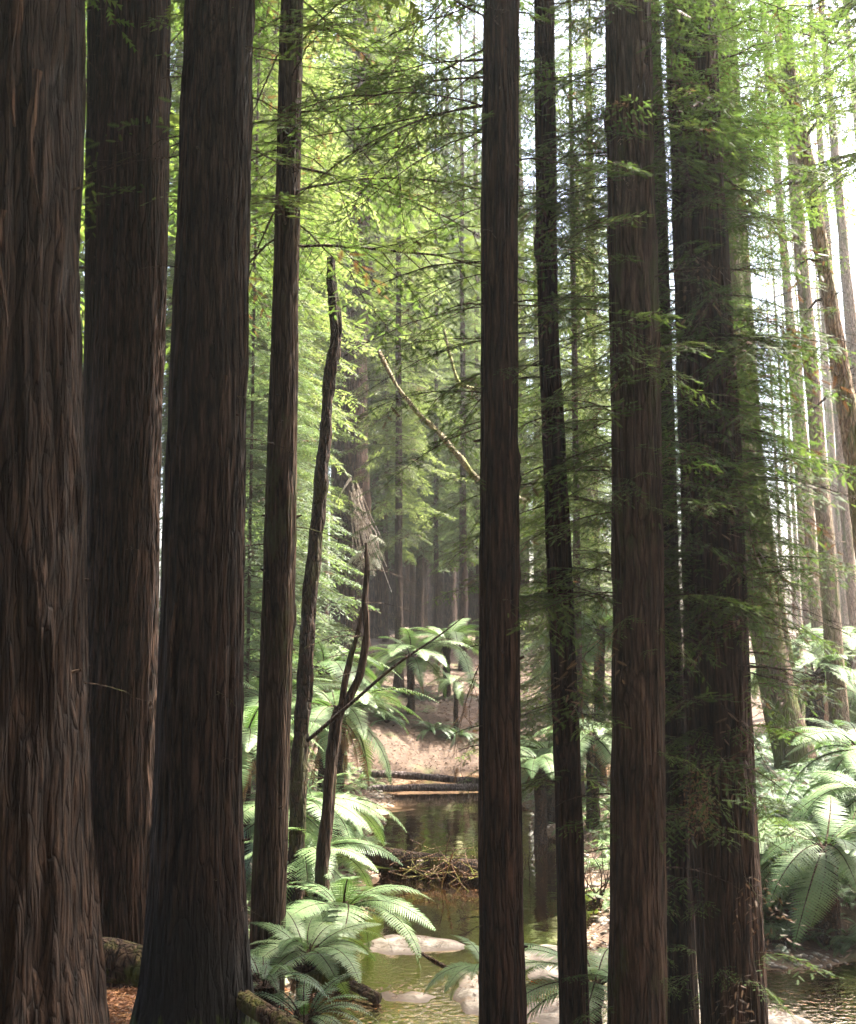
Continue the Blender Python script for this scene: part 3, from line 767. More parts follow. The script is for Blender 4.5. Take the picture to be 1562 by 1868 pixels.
BIG = 'redwoods beyond the creek'
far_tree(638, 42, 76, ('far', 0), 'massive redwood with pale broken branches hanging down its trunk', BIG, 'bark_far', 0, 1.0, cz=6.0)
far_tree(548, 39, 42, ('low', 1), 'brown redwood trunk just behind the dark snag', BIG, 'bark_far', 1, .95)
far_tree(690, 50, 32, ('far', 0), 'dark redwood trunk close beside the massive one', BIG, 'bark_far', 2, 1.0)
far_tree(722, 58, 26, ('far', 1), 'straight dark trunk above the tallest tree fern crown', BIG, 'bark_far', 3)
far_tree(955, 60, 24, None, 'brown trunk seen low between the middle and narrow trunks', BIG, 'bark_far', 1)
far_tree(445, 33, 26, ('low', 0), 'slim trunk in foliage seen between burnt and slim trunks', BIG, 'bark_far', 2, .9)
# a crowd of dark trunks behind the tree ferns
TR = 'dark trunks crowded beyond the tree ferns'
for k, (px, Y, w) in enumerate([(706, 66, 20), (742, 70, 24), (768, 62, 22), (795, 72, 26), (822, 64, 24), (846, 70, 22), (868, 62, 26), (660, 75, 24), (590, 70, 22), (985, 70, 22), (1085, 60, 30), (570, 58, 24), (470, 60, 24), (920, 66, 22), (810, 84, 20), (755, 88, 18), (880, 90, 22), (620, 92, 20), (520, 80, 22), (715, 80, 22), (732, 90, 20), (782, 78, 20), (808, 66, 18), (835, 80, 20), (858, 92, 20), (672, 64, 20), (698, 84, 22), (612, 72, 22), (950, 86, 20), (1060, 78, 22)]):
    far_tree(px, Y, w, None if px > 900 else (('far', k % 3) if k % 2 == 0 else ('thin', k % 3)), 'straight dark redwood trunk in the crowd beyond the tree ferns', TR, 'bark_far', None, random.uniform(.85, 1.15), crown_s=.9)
# bright leafy trees filling the gap
LE = 'leafy trees lit up behind the creek'
for k, (px, Y, c, hs, cs) in enumerate([(455, 27, ('mid', 1), .9, .9), (490, 30, ('mid', 0), 1.0, 1.0), (505, 36, ('far', 1), 1.0, 1.0), (665, 52, ('mid', 1), 1.05, 1.1), (765, 50, ('mid', 2), .72, .9), (728, 38, ('mid', 1), .8, .75), (610, 54, ('far', 1), 1.1, 1.1), (700, 62, ('far', 2), .9, 1.0), (430, 45, ('far', 0), 1.1, 1.1), (300, 40, ('mid', 0), 1.0, 1.0), (150, 32, ('mid', 1), 1.0, 1.0), (340, 26, ('mid', 2), .8, .9), (320, 60, ('far', 1), 1.0, 1.1), (150, 50, ('far', 2), 1.0, 1.1), (20, 40, ('far', 0), 1.0, 1.0), (980, 48, ('mid', 0), .62, .9), (1060, 38, ('mid', 2), .55, .8), (1000, 30, ('low', 1), .8, .9), (1090, 27, ('low', 2), .75, .8), (1220, 52, ('far', 0), .5, .9), (870, 58, ('mid', 0), .8, .9), (800, 60, ('far', 0), .75, 1.0), (1052, 25, ('mid', 1), .7, .7), (704, 47, ('low', 0), .95, .8), (752, 53, ('low', 1), 1.05, .9), (796, 48, ('low', 2), .95, .75), (842, 55, ('low', 0), 1.1, .9), (872, 47, ('low', 1), .9, .75), (770, 60, ('low', 2), 1.3, 1.0), (1010, 58, ('mid', 0), .7, .9), (1085, 60, ('far', 1), .7, .9), (845, 43, ('mid', 0), .7, .6), (930, 62, ('far', 2), .8, 1.0)]):
    far_tree(px, Y, 10 if c[0] == 'low' else 16, c, 'leafy redwood with bright sunlit sprays in the gap behind the creek', LE, 'bark_far', None, hs, crown_s=cs, cz=2.6 if c[0] == 'low' and Y > 44 else 0)
# low foliage left of the creek
LO = 'young redwoods with foliage to the ground'
for k, (px, Y, hs, cs) in enumerate([(455, 22, .8, .85), (505, 26, .9, .9), (480, 32, 1.0, 1.0), (520, 34, .7, .8), (440, 28, 1.0, 1.0), (420, 38, 1., 1.)]):
    far_tree(px, Y, 7, ('low', (0, 2, 1)[k % 3]), 'young redwood clothed in grey green sprays down to the ground', LO, 'bark_far', None, hs, crown_s=cs)
# pale slender trunks in the bright gap at right
PA = 'pale slender trunks against the bright sky at right'
for k, (px, Y, w, ln, lab) in enumerate([
    (1522, 27, 34, -.045, 'pale mossy straight trunk rising beside the dark dead fern stump'),
    (1500, 36, 24, -.05, None), (1470, 52, 14, -.03, None), (1405, 48, 16, -.035, None), 
    (1360, 56, 15, -.03, None), (1558, 44, 22, -.03, None), (1590, 52, 22, -.04, None), (1540, 66, 14, -.04, None), (1610, 40, 26, -.05, None), (1345, 80, 12, -.02, None), (1530, 85, 10, -.03, None), (1575, 78, 12, -.03, None), (1455, 95, 9, -.02, None), (1650, 48, 24, -.05, None), (1352, 70, 8, -.02, None), (1374, 84, 8, -.025, None), (1398, 62, 9, -.03, None), (1428, 90, 7, -.02, None), (1448, 72, 8, -.03, None), (1490, 92, 7, -.03, None), (1512, 70, 8, -.03, None), (1548, 90, 8, -.035, None), (1700, 60, 24, -.05, None)]):
    far_tree(px, Y, w, ('thin', k % 3), lab or 'pale slender trunk with sparse branches against the bright sky', PA, 'bark_glare', None, random.uniform(.9, 1.15), crown_s=random.uniform(.7, 1.0), lean=ln, cz=random.uniform(4, 9))
# trees added around and behind the viewpoint to shade the near trunks
AR = 'redwoods added around the viewpoint'
for k, (x, y) in enumerate([(-6, 4), (-4.5, -3), (4.5, -3.5), (6.5, 3), (0.5, -6), (-9, 9), (-9, -2), (9, -3), (-3.5, -9), (4, -10), (-8, 15), (-7, 20), (0, -13), (-3, -4.5), (2.6, -3.2), (-7.2, 0.5), (5.2, -.5), (-1.5, -2.8), (8.5, -6), (-6, -6), (-4.6, 6.0), (-4.6, 1.5), (-3.6, 3.6), (-13, 3), (13, 1), (-12, 13), (14, 9), (7.4, 15.5)]):
    far_tree(0, y, 0.7 * F / max(abs(y), .1) * (1 if y > 0 else -1), ('close', 0) if 0 < y < 8 else ('hang' if y > 15 else 'cover', k % 3), 'tall redwood added around the viewpoint for shade and overhanging foliage', AR, 'bark', None, random.uniform(.9, 1.1), x=x, cz=-3.2 if y < -2 else 0)

# pale hanging broken branches on the massive trunk, sunlight put into their colour
g = Geo(); rs = np.random.default_rng(61)
o0 = P(645, 868, 40.2)
for k in range(46):
    a = P(643 + rs.normal(0, 6) + 10 * rs.random(), 868 + rs.uniform(0, 90), 40.2 + rs.uniform(-.4, .4))
    l = rs.uniform(.8, 2.6); sl = rs.uniform(-.05, .5)
    e = a + np.array([sl * l, rs.uniform(-.3, .3), -l]); m = (a + e) / 2 + rs.normal(0, .08, 3)
    stick(g, np.array([a, m, e]), .02, .01, 0, 4)
for k in range(14):
    p = P(668 + rs.normal(0, 12), 1010 + rs.normal(0, 25), 40 + rs.uniform(-.4, .4))
    place_branch(g, BR1[k % 6], p, rs.uniform(0, 6.3), R(rs.uniform(10, 40)), rs.uniform(.2, .42), 0, 0, (1, 1, 0))
stick(g, np.array([P(612, 918, 39.8), P(628, 890, 40), P(640, 872, 40.2)]), .015, .06, 0, 5)
V, T, mi, a = g.arrays()
tag(obj('broken_branch', make_mesh('broken_branch', V - o0, T, [M['dead_pale'], leaf_mat('sunlit_pale_leaf', (.3, .32, .22), (.45, .47, .36), (.6, .6, .5), .3, (1, 1, .9))], mi, a), loc=o0), 'bundle of sunlit pale broken branches hanging on the massive trunk', 'branch')

# ------------------------------------------------------------------ ferns
def make_frond(seed, n=34, maxw=.2, e0=55, e1=-35, petiole=.12, teeth=6, sway=.1, droopp=.25, ragged=0.0):
    """unit-length frond along +X, curving from elevation e0 to e1"""
    r = np.random.default_rng(seed); g = Geo()
    m = 40; t = np.linspace(0, 1, m); el = np.radians(e0 + (e1 - e0) * t ** .8)
    dx = np.cos(el) / (m - 1); dz = np.sin(el) / (m - 1)
    X = np.concatenate([[0], np.cumsum(dx)[:-1]]); Z = np.concatenate([[0], np.cumsum(dz)[:-1]])
    Yv = sway * t ** 2 * r.uniform(-1, 1)
    ax = np.stack([X, Yv, Z], 1); tan = np.gradient(ax, axis=0); tan /= np.linalg.norm(tan, axis=1)[:, None]
    V, T = tube(ax[::3], np.linspace(.009, .002, len(ax[::3])), 4, cap=False); g.add(V, T, 1, .5)
    for k in range(n):
        u = petiole + (1 - petiole) * (k + .5) / n
        q = (u - petiole) / (1 - petiole)
        w = maxw * min(1, (.32 + 2.1 * q)) * (1 - q) ** .72 + .008
        p = np.array([np.interp(u, t, ax[:, i]) for i in range(3)]); f = np.array([np.interp(u, t, tan[:, i]) for i in range(3)])
        lat0 = np.cross(np.array([0, 0, 1.0]), f); lat0 /= np.linalg.norm(lat0) + 1e-9
        up = np.cross(f, lat0)
        for sg in (-1, 1):
            if ragged and r.random() < ragged: continue
            wl = w * r.uniform(.88, 1.08)
            d = lat0 * sg * math.cos(R(24)) + f * math.sin(R(24)) + up * r.uniform(-.02, .16)
            d /= np.linalg.norm(d)
            fw = np.cross(up, d) * sg * -1
            fw = f - d * (f @ d); fw /= np.linalg.norm(fw)
            pw = .66 * (1 - petiole) / n
            c = [p + d * (wl * x) - up * (wl * droopp * x * x) for x in np.linspace(0, 1, teeth + 1)]
            VV = list(c); TT = []
            for j in range(teeth):
                x = (j + .5) / teeth; ww = pw * (1 - x ** 1.6) ** .8
                for s2 in (-1, 1):
                    VV.append(c[j] * .35 + c[j + 1] * .65 + fw * ww * s2 - up * ww * .15); TT.append((j, j + 1, len(VV) - 1) if s2 * sg < 0 else (j + 1, j, len(VV) - 1))
            if teeth > 4:
                o = len(VV)
                for j in range(teeth + 1):
                    ww = .5 * pw * (1 - (j / teeth) ** 2); VV += [c[j] + fw * ww, c[j] - fw * ww]
                for j in range(teeth):
                    TT += [(o + 2 * j, o + 2 * j + 1, o + 2 * j + 3), (o + 2 * j, o + 2 * j + 3, o + 2 * j + 2)]
            g.add(np.array(VV), TT, 0, float(np.clip(.5 + r.normal(0, .12), 0, 1)))
    return g

FR = {}
def frond_mesh(kind, s, mat, *a, **k):
    g = make_frond(s, *a, **k); V, T, mi, var = g.arrays()
    FR.setdefault(kind, []).append(make_mesh('frond', V, T, [M[mat], M['twig']], mi, var))
for s in range(5):
    frond_mesh('up', 700 + s, 'fern', 36, .21, 66 - 4 * s, -8 - 8 * s)
    frond_mesh('arch', 710 + s, 'fern', 38, .23, 48 - 5 * s, -38 - 8 * s)
    frond_mesh('hang', 720 + s, 'fern', 36, .23, 14 - 6 * s, -80)
    frond_mesh('dead', 730 + s, 'fern_dead', 30, .13, -20 - 8 * s, -88, droopp=.9, ragged=.15)
    frond_mesh('small', 740 + s, 'fern_dark', 24, .13, 70 - 8 * s, -15 - 12 * s, teeth=4)

def fern_trunk(root, h, r, tilt=(0, 0)):
    n = 16; t = np.linspace(0, 1, n)
    path = np.stack([tilt[0] * t ** 1.5, tilt[1] * t ** 1.5, -.15 + (h + .15) * t], 1)
    rad = r * (1.1 - .25 * t + .3 * (t > .85))
    V, T = tube(path, rad, 28, .035, 9, 6, int(r * 1000) + int(h * 50))
    obj('trunk', make_mesh('trunk', V, T, [M['fern_trunk']], smooth=False), root)

def fern(name, label, base, h, L, n, seed, group, tilt=(0, 0), r=.12, kinds=(.3, .5, .2), dead=3, cat='fern', az=None, mats=None):
    """a fern: fibrous trunk (if h>0.15) with individual fronds"""
    rs = np.random.default_rng(seed)
    root = thing(name, label, cat, base, group)
    if h > .12: fern_trunk(root, h, r, tilt)
    top = np.array([tilt[0], tilt[1], h])
    n = int(n * 1.3)
    n1 = int(n * kinds[0]); n2 = int(n * kinds[1])
    for k in range(n):
        kd = 'up' if k < n1 else ('arch' if k < n1 + n2 else 'hang')
        if mats == 'small': kd = 'small'
        a = k * 2.399 + rs.uniform(-.35, .35)
        if az is not None: a = rs.uniform(*az)
        l = 1.2 * L * rs.uniform(.78, 1.12) * (.85 if kd == 'up' else 1)
        obj('frond', FR[kd][rs.integers(5)], root, top + np.array([math.cos(a), math.sin(a), 0]) * r * .5, (rs.uniform(-.25, .25), rs.uniform(-.15, .15), a), (l, l * rs.uniform(1.05, 1.4), l))
    for k in range(int(dead * 1.6)):
        a = rs.uniform(0, 6.3); l = L * rs.uniform(.6, .95)
        obj('dead_frond', FR['dead'][rs.integers(5)], root, top - np.array([0, 0, .05]), (0, 0, a), l)
    return root

def fern_at(label, cpx, cpy, Y, L, n, seed, group=None, name='tree_fern', hmin=.1, **kw):
    c = P(cpx, cpy, Y); gz = float(ground(c[0], c[1]))
    h = max(c[2] - gz, hmin)
    return fern(name, label, (c[0], c[1], gz), h, L, n, seed, group, **kw)

TF = 'tree ferns along the creek'
fern_at('tall tree fern with a bare dark trunk and pale crown beyond the creek', 750, 1200, 34.5, 1.75, 20, 801, TF, kinds=(.25, .55, .2), dead=1)
fern_at('tree fern crown overlapping behind the tall pale one', 815, 1172, 38, 1.8, 18, 802, TF, dead=2)
fern_at('small pale tree fern on the litter near the crowd of trunks', 832, 1245, 34, .95, 10, 803, TF, kinds=(.2, .7, .1), dead=0, r=.07)
fern_at('broad tree fern spreading behind the forked sapling', 592, 1222, 25, 1.65, 22, 804, TF, dead=3)
fern_at('large tree fern with drooping brown fronds right behind the sapling fork', 616, 1300, 19.5, 1.55, 22, 805, TF, dead=6)
fern_at('tree fern with shaggy brown trunk between burnt and slim trunks', 447, 1345, 16.5, 1.2, 20, 806, TF, dead=8, r=.1)
fern_at('tree fern hidden low behind the slim trunk on the left bank', 500, 1290, 21, 1.5, 20, 807, TF, dead=3)
fern_at('low fern pushing flat fronds over the water below the two logs', 590, 1470, 18.5, 1.15, 20, 808, TF, dead=2, kinds=(.2, .5, .3))
fern_at('fern between snag and slim trunk on the creek bank', 525, 1480, 16.5, 1.15, 20, 809, TF, dead=3)
fern_at('low fern under the sapling on the muddy bank', 560, 1565, 15.6, 1.1, 18, 810, TF, dead=4)
fern_at('bright feathery fern with upright fronds at the foot of the slim trunk', 560, 1740, 11.6, .8, 20, 811, TF, dead=4, kinds=(.55, .4, .05))
fern_at('wide fern arching over the brown water beside the middle trunk', 625, 1660, 14.0, 1.1, 20, 812, TF, dead=5, kinds=(.25, .6, .15))
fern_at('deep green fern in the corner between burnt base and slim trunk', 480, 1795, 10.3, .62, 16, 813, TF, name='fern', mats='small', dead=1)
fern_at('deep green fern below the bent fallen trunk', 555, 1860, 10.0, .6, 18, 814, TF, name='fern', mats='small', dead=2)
RB = 'ferns on the right bank'
fern_at('large tree fern hanging long fronds over the creek at right', 1505, 1545, 14.8, 1.15, 24, 821, RB, dead=3, kinds=(.15, .45, .4), r=.14)
fern_at('tree fern half hidden behind the leafy trunk at right', 1385, 1540, 15.4, 1.05, 18, 822, RB, dead=2, kinds=(.2, .4, .4))
fern_at('grey green tree fern at the right edge beside the pale mossy trunk', 1570, 1370, 18, 1.3, 20, 823, RB, dead=3)
fern_at('shaggy fern lower at the right edge above the hanging tree fern', 1590, 1450, 16.5, 1.2, 20, 824, RB, dead=2)
fern_at('tree fern with a dark stump like trunk near the leaning trees', 1484, 1225, 27, 1.3, 16, 825, RB, dead=8, kinds=(.6, .35, .05), r=.22)
fern_at('pale tree fern glowing at the far end of the bright gap', 1450, 1180, 36, 1.7, 18, 826, RB, dead=0)
fern_at('pale tree fern in the bright gap beside the crooked dead tree', 1545, 1175, 33, 1.7, 18, 827, RB, dead=0)
fern_at('pale young fern in the bright gap left of the mossy straight trunk', 1405, 1230, 30, 1.3, 16, 828, RB, dead=1)
fern_at('light green fern low at the right edge of the bright gap', 1560, 1255, 28, 1.4, 18, 829, RB, dead=1)
MB = 'ferns seen between the middle trunks'
fern_at('pale tall tree fern against dark trunks left of the knotty trunk', 1092, 1150, 26, 1.5, 20, 831, MB, dead=2)
fern_at('tree fern seen through the gap right of the middle trunk', 1002, 1375, 23.5, 1.3, 20, 832, MB, dead=2)
fern_at('tree fern behind the narrow trunk on the far bank', 1080, 1345, 22.5, 1.3, 20, 833, MB, dead=3)
fern_at('low fern over the far bank between middle and narrow trunks', 985, 1390, 22, 1.0, 18, 834, MB, dead=2)
fern_at('pale upright fern at the foot of the knotty trunk', 1085, 1800, 11.2, 1.0, 14, 836, MB, dead=1, kinds=(.7, .3, 0), r=.06)
fern_at('small light fern beside the middle trunk over pale rock', 885, 1770, 11.6, .55, 12, 837, MB, name='fern', dead=0, kinds=(.3, .6, .1), r=.04)
GF = 'small ground ferns on the far litter'
for k, (px, py, L, lab) in enumerate([(790, 1335, .75, 'bushy ground fern right of the path of brown litter'), (705, 1318, .8, 'ground fern at the left of the brown litter'), (735, 1268, .7, 'ground fern behind the bare trunk of the tall tree fern'), (770, 1275, .65, 'ground fern growing right of the tall fern trunk'), (840, 1345, .7, 'ground fern close to the middle trunk on the litter')]):
    p = G(px, py); fern('fern', lab, p, 0, L, 22, 850 + k, GF, mats='small', dead=0, r=.06)

# ------------------------------------------------------------------ undergrowth, litter
def scatter_fronds(name, label, spots, seed, kind, L=(.35, .7), per=6):
    rs = np.random.default_rng(seed); g = Geo()
    protos = []
    for s in range(4):
        protos.append(make_frond(900 + seed + s, 20, .2, 62 - 9 * s, -25 - 10 * s, teeth=4).arrays())
    for x, y in spots:
        z = float(ground(x, y))
        for k in range(per):
            a = rs.uniform(0, 6.3); l = rs.uniform(*L)
            place_branch(g, protos[rs.integers(4)], np.array([x, y, z]), a, R(rs.uniform(-10, 10)), l, rs.uniform(-.3, .3), rs.normal(0, .2))
    V, T, mi, var = g.arrays()
    return tag(obj(name, make_mesh(name, V, T, [M[kind], M['twig']], mi, var)), label, 'undergrowth', kind='stuff')

def spots(n, x0, x1, y0, y1, smin, seed, smax=99):
    rs = np.random.default_rng(seed); out = []
    while len(out) < n:
        x, y = rs.uniform(x0, x1), rs.uniform(y0, y1)
        d = float(creek_dist(x, y)) - 1.75
        if smin < d < smax: out.append((x, y))
    return out
def cone(n, a0, a1, y0, y1, smin, seed):
    rs = np.random.default_rng(seed); out = []
    while len(out) < n:
        y = math.sqrt(rs.uniform(y0 ** 2, y1 ** 2)); x = y * rs.uniform(a0, a1)
        if float(creek_dist(x, y)) - 1.75 > smin: out.append((x, y))
    return out
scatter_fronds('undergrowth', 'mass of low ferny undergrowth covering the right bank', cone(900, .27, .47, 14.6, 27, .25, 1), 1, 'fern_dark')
scatter_fronds('undergrowth', 'low ferny undergrowth along the left creek bank', spots(420, -4.8, -.4, 12.5, 30, .25, 2), 2, 'fern', L=(.3, .6))
scatter_fronds('undergrowth', 'low bright undergrowth on the far bank between middle trunks', spots(380, 1.8, 6.5, 15.5, 29, .2, 3, 4), 3, 'fern', L=(.3, .6))

scatter_fronds('undergrowth', 'scattered low green plants on the litter bank beyond the creek', spots(75, -5, 5, 33, 52, 1.2, 4), 4, 'fern_dark', L=(.2, .5), per=5)

def litter(name, label, n, box, seed, smin=.25, size=(.05, .12), mat='litter'):
    rs = np.random.default_rng(seed)
    x = rs.uniform(box[0], box[1], n * 2); y = rs.uniform(box[2], box[3], n * 2)
    d = creek_dist(x, y) - 1.75; k = np.where(d > smin)[0][:n]; x, y = x[k], y[k]
    z = ground(x, y) + rs.uniform(.004, .03, len(x))
    a = rs.uniform(0, 6.3, len(x)); l = rs.uniform(*size, len(x)); w = l * rs.uniform(.06, .2, len(x))
    t = rs.normal(0, .3, len(x))
    d = np.stack([np.cos(a), np.sin(a), t], 1); s = np.stack([-np.sin(a), np.cos(a), rs.normal(0, .4, len(x))], 1)
    p = np.stack([x, y, z], 1)
    V = np.stack([p - d * l[:, None], p + s * w[:, None], p + d * l[:, None], p - s * w[:, None] + np.array([0, 0, .01])], 1).reshape(-1, 3)
    b = np.arange(len(x))[:, None] * 4
    T = np.concatenate([b + np.array([[0, 1, 2]]), b + np.array([[0, 2, 3]])])
    var = np.tile(rs.random(len(x)), 2)
    return tag(obj(name, make_mesh(name, V, T, [M[mat]], None, var)), label, 'leaf litter', kind='stuff')
litter('leaf_litter', 'red brown needle litter on the near left bank', 36000, (-4.5, 0, 7, 13), 71, .2, (.02, .06))
litter('leaf_litter', 'orange brown leaf litter on the bank beyond the creek', 22000, (-4, 6, 28, 60), 72, .2, (.03, .1), 'litter_far')

litter('leaf_litter', 'brown twigs and leaves washed along the creek edges', 16000, (-2.5, 8, 11.5, 31), 73, -.25, (.03, .09), 'litter_far')
def gravel(n, seed):
    rs = np.random.default_rng(seed); g = Geo(); ph = (1 + 5 ** .5) / 2
    ico = np.array([(-1, ph, 0), (1, ph, 0), (-1, -ph, 0), (1, -ph, 0), (0, -1, ph), (0, 1, ph), (0, -1, -ph), (0, 1, -ph), (ph, 0, -1), (ph, 0, 1), (-ph, 0, -1), (-ph, 0, 1)]) / 1.9
    tri = [(0, 11, 5), (0, 5, 1), (0, 1, 7), (0, 7, 10), (0, 10, 11), (1, 5, 9), (5, 11, 4), (11, 10, 2), (10, 7, 6), (7, 1, 8), (3, 9, 4), (3, 4, 2), (3, 2, 6), (3, 6, 8), (3, 8, 9), (4, 9, 5), (2, 4, 11), (6, 2, 10), (8, 6, 7), (9, 8, 1)]
    k = 0
    while k < n:
        x, y = rs.uniform(-2, 8), rs.uniform(11, 30); d = float(creek_dist(x, y)) - 1.75
        if not -.55 < d < .35 or rs.random() < float(vnoise(x * .8, y * .8, 12)): continue
        r_ = rs.uniform(.012, .05) * (1 + 1.2 * (rs.random() < .06)); a = rs.uniform(0, 6.3); ca, sa = math.cos(a), math.sin(a)
        v = ico * r_ * rs.uniform(.7, 1.3, (12, 1)) * np.array([1.3, 1, .6]); v = v @ np.array([[ca, -sa, 0], [sa, ca, 0], [0, 0, 1]])
        g.add(v + np.array([x, y, float(ground(x, y))]), tri, 0, .5); k += 1
    V, T, mi, a = g.arrays()
    tag(obj('gravel', make_mesh('gravel', V, T, [M['rock']], mi, a, True)), 'pale gravel and small stones in the shallow creek edges', 'gravel', kind='stuff')
gravel(2600, 74)

# ------------------------------------------------------------------ logs, sticks
LG = 'logs lying in and beside the creek'
def log(label, a, b, Y0, Y1, r0, r1, mat, z0=None, z1=None, sag=.04, seed=0, group=LG, name='fallen_log', mid=None):
    p = P(*a, Y0); q = P(*b, Y1)
    if z0 is not None: p = at_z(*a, z0)
    if z1 is not None: q = at_z(*b, z1)
    m = (p + q) / 2 + np.array([0, 0, sag]) if mid is None else mid
    return simple(name, label, 'log', [p, m, q], [r0, (r0 + r1) / 2, r1], mat, group, seg=24, n=60, amp=.018, K=9, seed=seed)
log('upper grey log bridging the creek between fern fronds and middle trunk', (620, 1408), (900, 1428), 0, 0, .1, .08, 'log', .35, .22, .03, 81)
log('lower grey log lying in the water just under the upper one', (640, 1440), (905, 1436), 0, 0, .08, .1, 'log', .1, .12, .02, 82)
log('mossy rotten log damming the creek below the pool', (632, 1552), (930, 1598), 0, 0, .15, .19, 'log_dark', .22, .1, .0, 83)
log('short bleached log lying behind the mossy dam log', (760, 1575), (900, 1572), 0, 0, .06, .05, 'dead_pale', .18, .15, .0, 84)
log('mossy log lying on the far bank right of the middle trunk', (935, 1428), (1010, 1432), 0, 0, .1, .1, 'log_brown', .3, .3, .0, 85)
log('thick mossy log at the foot of the thick straight trunk', (140, 1745), (275, 1768), 9.9, 9.8, .19, .16, 'log_brown', None, None, .02, 86)
log('pale mossy log end lying at the bottom beside the burnt base', (440, 1822), (560, 1900), 9.1, 8.6, .07, .09, 'log_brown', None, None, .0, 87)
log('bent fallen trunk sticking out under the bright feathery fern', (560, 1795), (642, 1768), 11.3, 11.2, .1, .1, 'bark_mossy', None, None, .03, 88)
log('black wet branch end lying on the gravel below the bent trunk', (632, 1790), (690, 1822), 0, 0, .05, .06, 'snag', .12, .06, .0, 89, name='fallen_branch')
log('thin curved stick lying across the pale rock', (762, 1735), (838, 1772), 0, 0, .015, .02, 'twig', .35, .08, -.03, 90, name='fallen_branch')
# heap of sticks caught on the dam log
g = Geo(); rs = np.random.default_rng(95); o0 = at_z(850, 1600, .1)
for k in range(70):
    c = at_z(rs.uniform(740, 900), rs.uniform(1575, 1615), .1) + np.array([0, 0, rs.uniform(0, .28)])
    a = rs.uniform(0, 6.3); l = rs.uniform(.15, .6); d = np.array([math.cos(a), math.sin(a) * .6, rs.normal(0, .35)]) * l
    stick(g, np.array([c - d, c + rs.normal(0, .04, 3), c + d]), .012, .005, 0, 4)
V, T, mi, a = g.arrays()
tag(obj('stick_heap', make_mesh('stick_heap', V - o0, T, [M['log_brown']], mi, a), loc=o0), 'tangle of brown sticks caught on the mossy dam log', 'sticks', kind='stuff')

# bare twiggy shrubs over the water
def twig_shrub(label, px, py, Y, H, seed, mat='twig', n=9):
    rs = np.random.default_rng(seed); b = P(px, py, Y); b[2] = float(ground(b[0], b[1])); g = Geo()
    for k in range(n):
        a = rs.uniform(0, 6.3); t = np.linspace(0, 1, 7)[:, None]; sp = rs.uniform(.2, .8)
        path = b + np.array([math.cos(a) * sp, math.sin(a) * sp, 1]) * H * rs.uniform(.5, 1) * t + np.cumsum(rs.normal(0, .035 * H, (7, 3)), 0)
        path[0] = b; stick(g, path, .012, .003, 0, 4)
        for j in range(2, 7):
            e = path[j] + rs.normal(0, .16 * H, 3); stick(g, np.array([path[j], (path[j] + e) / 2 + rs.normal(0, .02, 3), e]), .005, .002, 0, 3)
    V, T, mi, a = g.arrays()
    tag(obj('bare_shrub', make_mesh('bare_shrub', V - b, T, [M[mat]], mi, a), loc=b), label, 'shrub', 'bare twiggy shrubs by the creek')
twig_shrub('bare twiggy shrub at the right end of the two grey logs', 850, 1420, 27, 1.3, 1)
twig_shrub('bare twiggy shrub beside the narrow trunk on the far bank', 965, 1560, 20.5, 1.1, 2)
twig_shrub('bare twiggy shrub between narrow and knotty trunks', 1090, 1560, 17.5, 1.1, 3)

# ------------------------------------------------------------------ rocks
SLABS = []
RK = 'pale flat rocks in the creek bed'
def slab(label, px, py, wpx, hpx, seed, zt=.1, rot=0.0):
    zt *= .62
    c = at_z(px, py, zt * .5); dist = c[1]
    a = wpx / 2 / F * dist; far = at_z(px, py - hpx / 2, zt)[1]; near = at_z(px, py + hpx / 2, zt)[1]; b = (far - near) / 2
    n, m = 72, 14; th = np.linspace(0, 2 * np.pi, n, endpoint=False)
    rad = 1 + .5 * (vnoise(th * 7 / (2 * np.pi), th * 0 + seed, seed, 7) - .5) + .22 * (vnoise(th * 19 / (2 * np.pi), th * 0, seed + 2, 19) - .5)
    V = []
    for k in range(m + 1):
        q = k / m
        x = a * rad * q * np.cos(th); y = b * rad * q * np.sin(th)
        z = zt * (1 - 1.9 * q ** 3) + (vnoise((c[0] + x) * 6, (c[1] + y) * 6, seed + 3) - .5) * .05 * (1 - q ** 4) + (vnoise((c[0] + x) * 2, (c[1] + y) * 2, seed + 4) - .5) * .08
        if k == m: z = z * 0 - .4
        V.append(np.stack([x, y, z], 1))
    V = np.concatenate(V)
    i, j = np.meshgrid(np.arange(m), np.arange(n), indexing='ij'); j2 = (j + 1) % n
    Q = np.stack([i * n + j, (i + 1) * n + j, (i + 1) * n + j2, i * n + j2], -1).reshape(-1, 4)
    o = obj('rock', make_mesh('rock', V, Q, [M['rock']], smooth=True), loc=(c[0], c[1], 0))
    tag(o, label, 'rock', RK); SLABS.append((c[0], c[1], a, b, zt))
slab('long flat rock under the drooping brown fern fronds', 745, 1722, 200, 46, 1, .09)
slab('bright sunlit rock slab between middle and narrow trunks', 985, 1755, 190, 80, 2, .1)
slab('wide pale rock reaching under the foot of the narrow trunk', 1010, 1840, 260, 60, 3, .08)
slab('gravelly flat rock at the black branch end', 725, 1815, 150, 40, 4, .06)
slab('pale rock corner showing at the right of leafy trunk', 1415, 1860, 130, 50, 5, .1)
slab('small sandy spit under fern fronds at the pool edge', 680, 1478, 60, 24, 6, .07)
slab('pale ledge of rock left of the middle trunk base', 862, 1800, 90, 90, 7, .08)

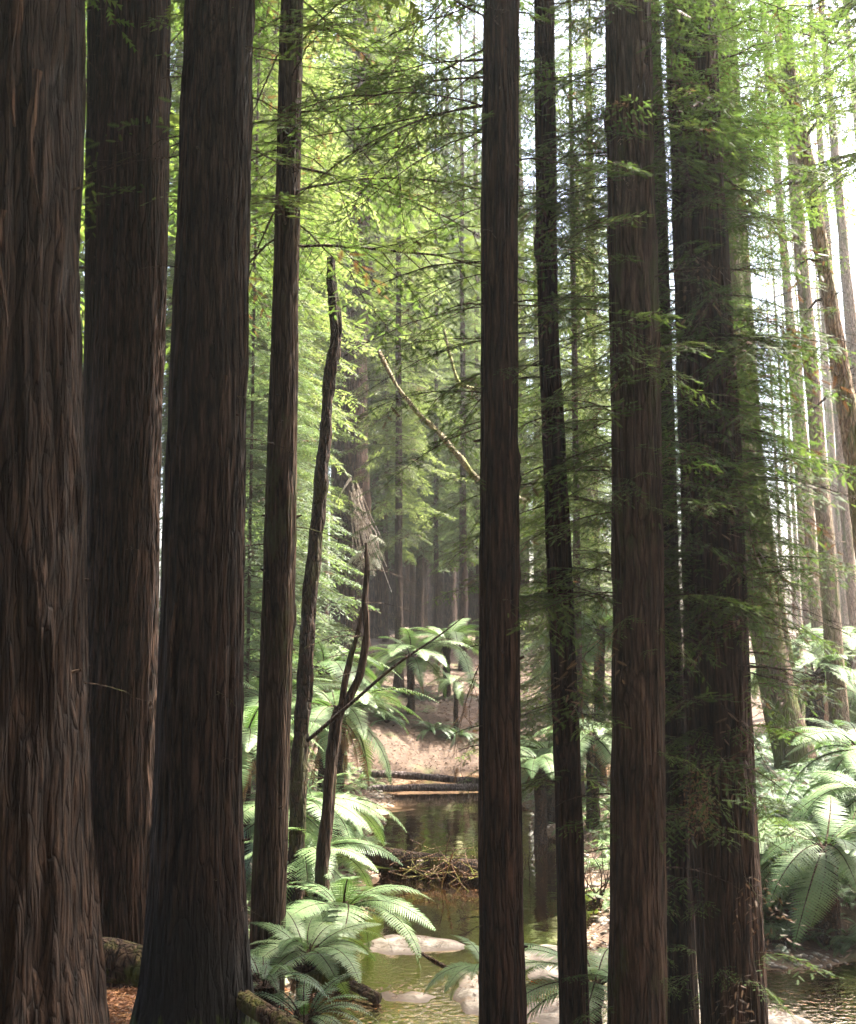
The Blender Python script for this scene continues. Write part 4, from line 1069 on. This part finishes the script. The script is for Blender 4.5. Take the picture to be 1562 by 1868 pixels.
g = Geo(); rs = np.random.default_rng(77)
for cx, cy, a, b, zt in SLABS:
    for k in range(70):
        th, q = rs.uniform(0, 6.3), rs.uniform(.05, .72); p = np.array([cx + a * q * math.cos(th), cy + b * q * math.sin(th), zt * (1 - 1.9 * q ** 3) + .03])
        l = rs.uniform(.012, .05); d = np.array([math.cos(th * 7), math.sin(th * 7), rs.normal(0, .2)]) * l; e = np.array([-d[1], d[0], .004]) * rs.uniform(.12, .4)
        g.add([p - d, p + e, p + d, p - e], [(0, 1, 2), (0, 2, 3)], 0, rs.random())
V, T, mi, a = g.arrays()
tag(obj('leaf_litter', make_mesh('leaf_litter', V, T, [M['litter_far']], mi, a)), 'fallen leaves and needles caught on the flat creek rocks', 'leaf litter', kind='stuff')

# ------------------------------------------------------------------ light, air, camera
SUN_EL, SUN_AZ = R(62), R(60)          # azimuth from +Y towards +X
sv = Vector((math.sin(SUN_AZ) * math.cos(SUN_EL), math.cos(SUN_AZ) * math.cos(SUN_EL), math.sin(SUN_EL)))
sl = bpy.data.lights.new('sun', 'SUN'); sl.energy = 5.0; sl.angle = R(.5); sl.color = (1, .94, .84)
so = bpy.data.objects.new('sun', sl); C.objects.link(so)
so.rotation_euler = (-sv).to_track_quat('-Z', 'Y').to_euler(); so.location = (20, 30, 60)

w = bpy.data.worlds.new('World'); bpy.context.scene.world = w; w.use_nodes = True
nt = w.node_tree
sky = nt.nodes.new('ShaderNodeTexSky'); sky.sky_type = 'NISHITA'; sky.sun_disc = False
sky.sun_elevation = SUN_EL; sky.sun_rotation = SUN_AZ; sky.dust_density = 6.0; sky.air_density = 1.0
bg = nt.nodes['Background']; bg.inputs[1].default_value = .15
nt.links.new(sky.outputs[0], bg.inputs[0])

HAZE = 0.0006
if HAZE > 0:
    me = bpy.data.meshes.new('haze')
    x0, x1, y0, y1, z0, z1 = -75, 75, -28, 135, -2, 46
    vs = [(x, y, z) for x in (x0, x1) for y in (y0, y1) for z in (z0, z1)]
    me.from_pydata(vs, [], [(0, 1, 3, 2), (4, 6, 7, 5), (0, 4, 5, 1), (2, 3, 7, 6), (0, 2, 6, 4), (1, 5, 7, 3)])
    m, nt, out = new_mat('haze')
    pv = nt.nodes.new('ShaderNodeVolumePrincipled'); pv.inputs['Color'].default_value = (.95, .97, .93, 1)
    pv.inputs['Density'].default_value = HAZE; pv.inputs['Anisotropy'].default_value = .5
    nt.links.new(pv.outputs[0], out.inputs['Volume']); me.materials.append(m)
    tag(obj('haze', me), 'thin pale haze hanging in the forest air', 'haze', kind='stuff')

cd = bpy.data.cameras.new('camera'); co = bpy.data.objects.new('camera', cd); C.objects.link(co)
cd.sensor_fit = 'VERTICAL'; cd.sensor_height = 24; cd.lens = 24 * F / 1868
cd.clip_end = 1000; co.location = CAM; co.rotation_euler = (math.pi / 2 + PITCH, 0, 0)
cd.dof.use_dof = True; cd.dof.focus_distance = 12; cd.dof.aperture_fstop = 2.4
sc = bpy.context.scene; sc.camera = co
sc.view_settings.view_transform = 'Standard'; sc.view_settings.look = 'None'; sc.view_settings.gamma = 1
sc.view_settings.exposure = 3.1
cy = sc.cycles
cy.max_bounces = 7; cy.diffuse_bounces = 3; cy.glossy_bounces = 2; cy.transmission_bounces = 4; cy.transparent_max_bounces = 6; cy.volume_bounces = 0
cy.use_denoising = True
try: cy.denoiser = 'OPENIMAGEDENOISE'
except Exception: pass
cy.caustics_reflective = False; cy.caustics_refractive = False
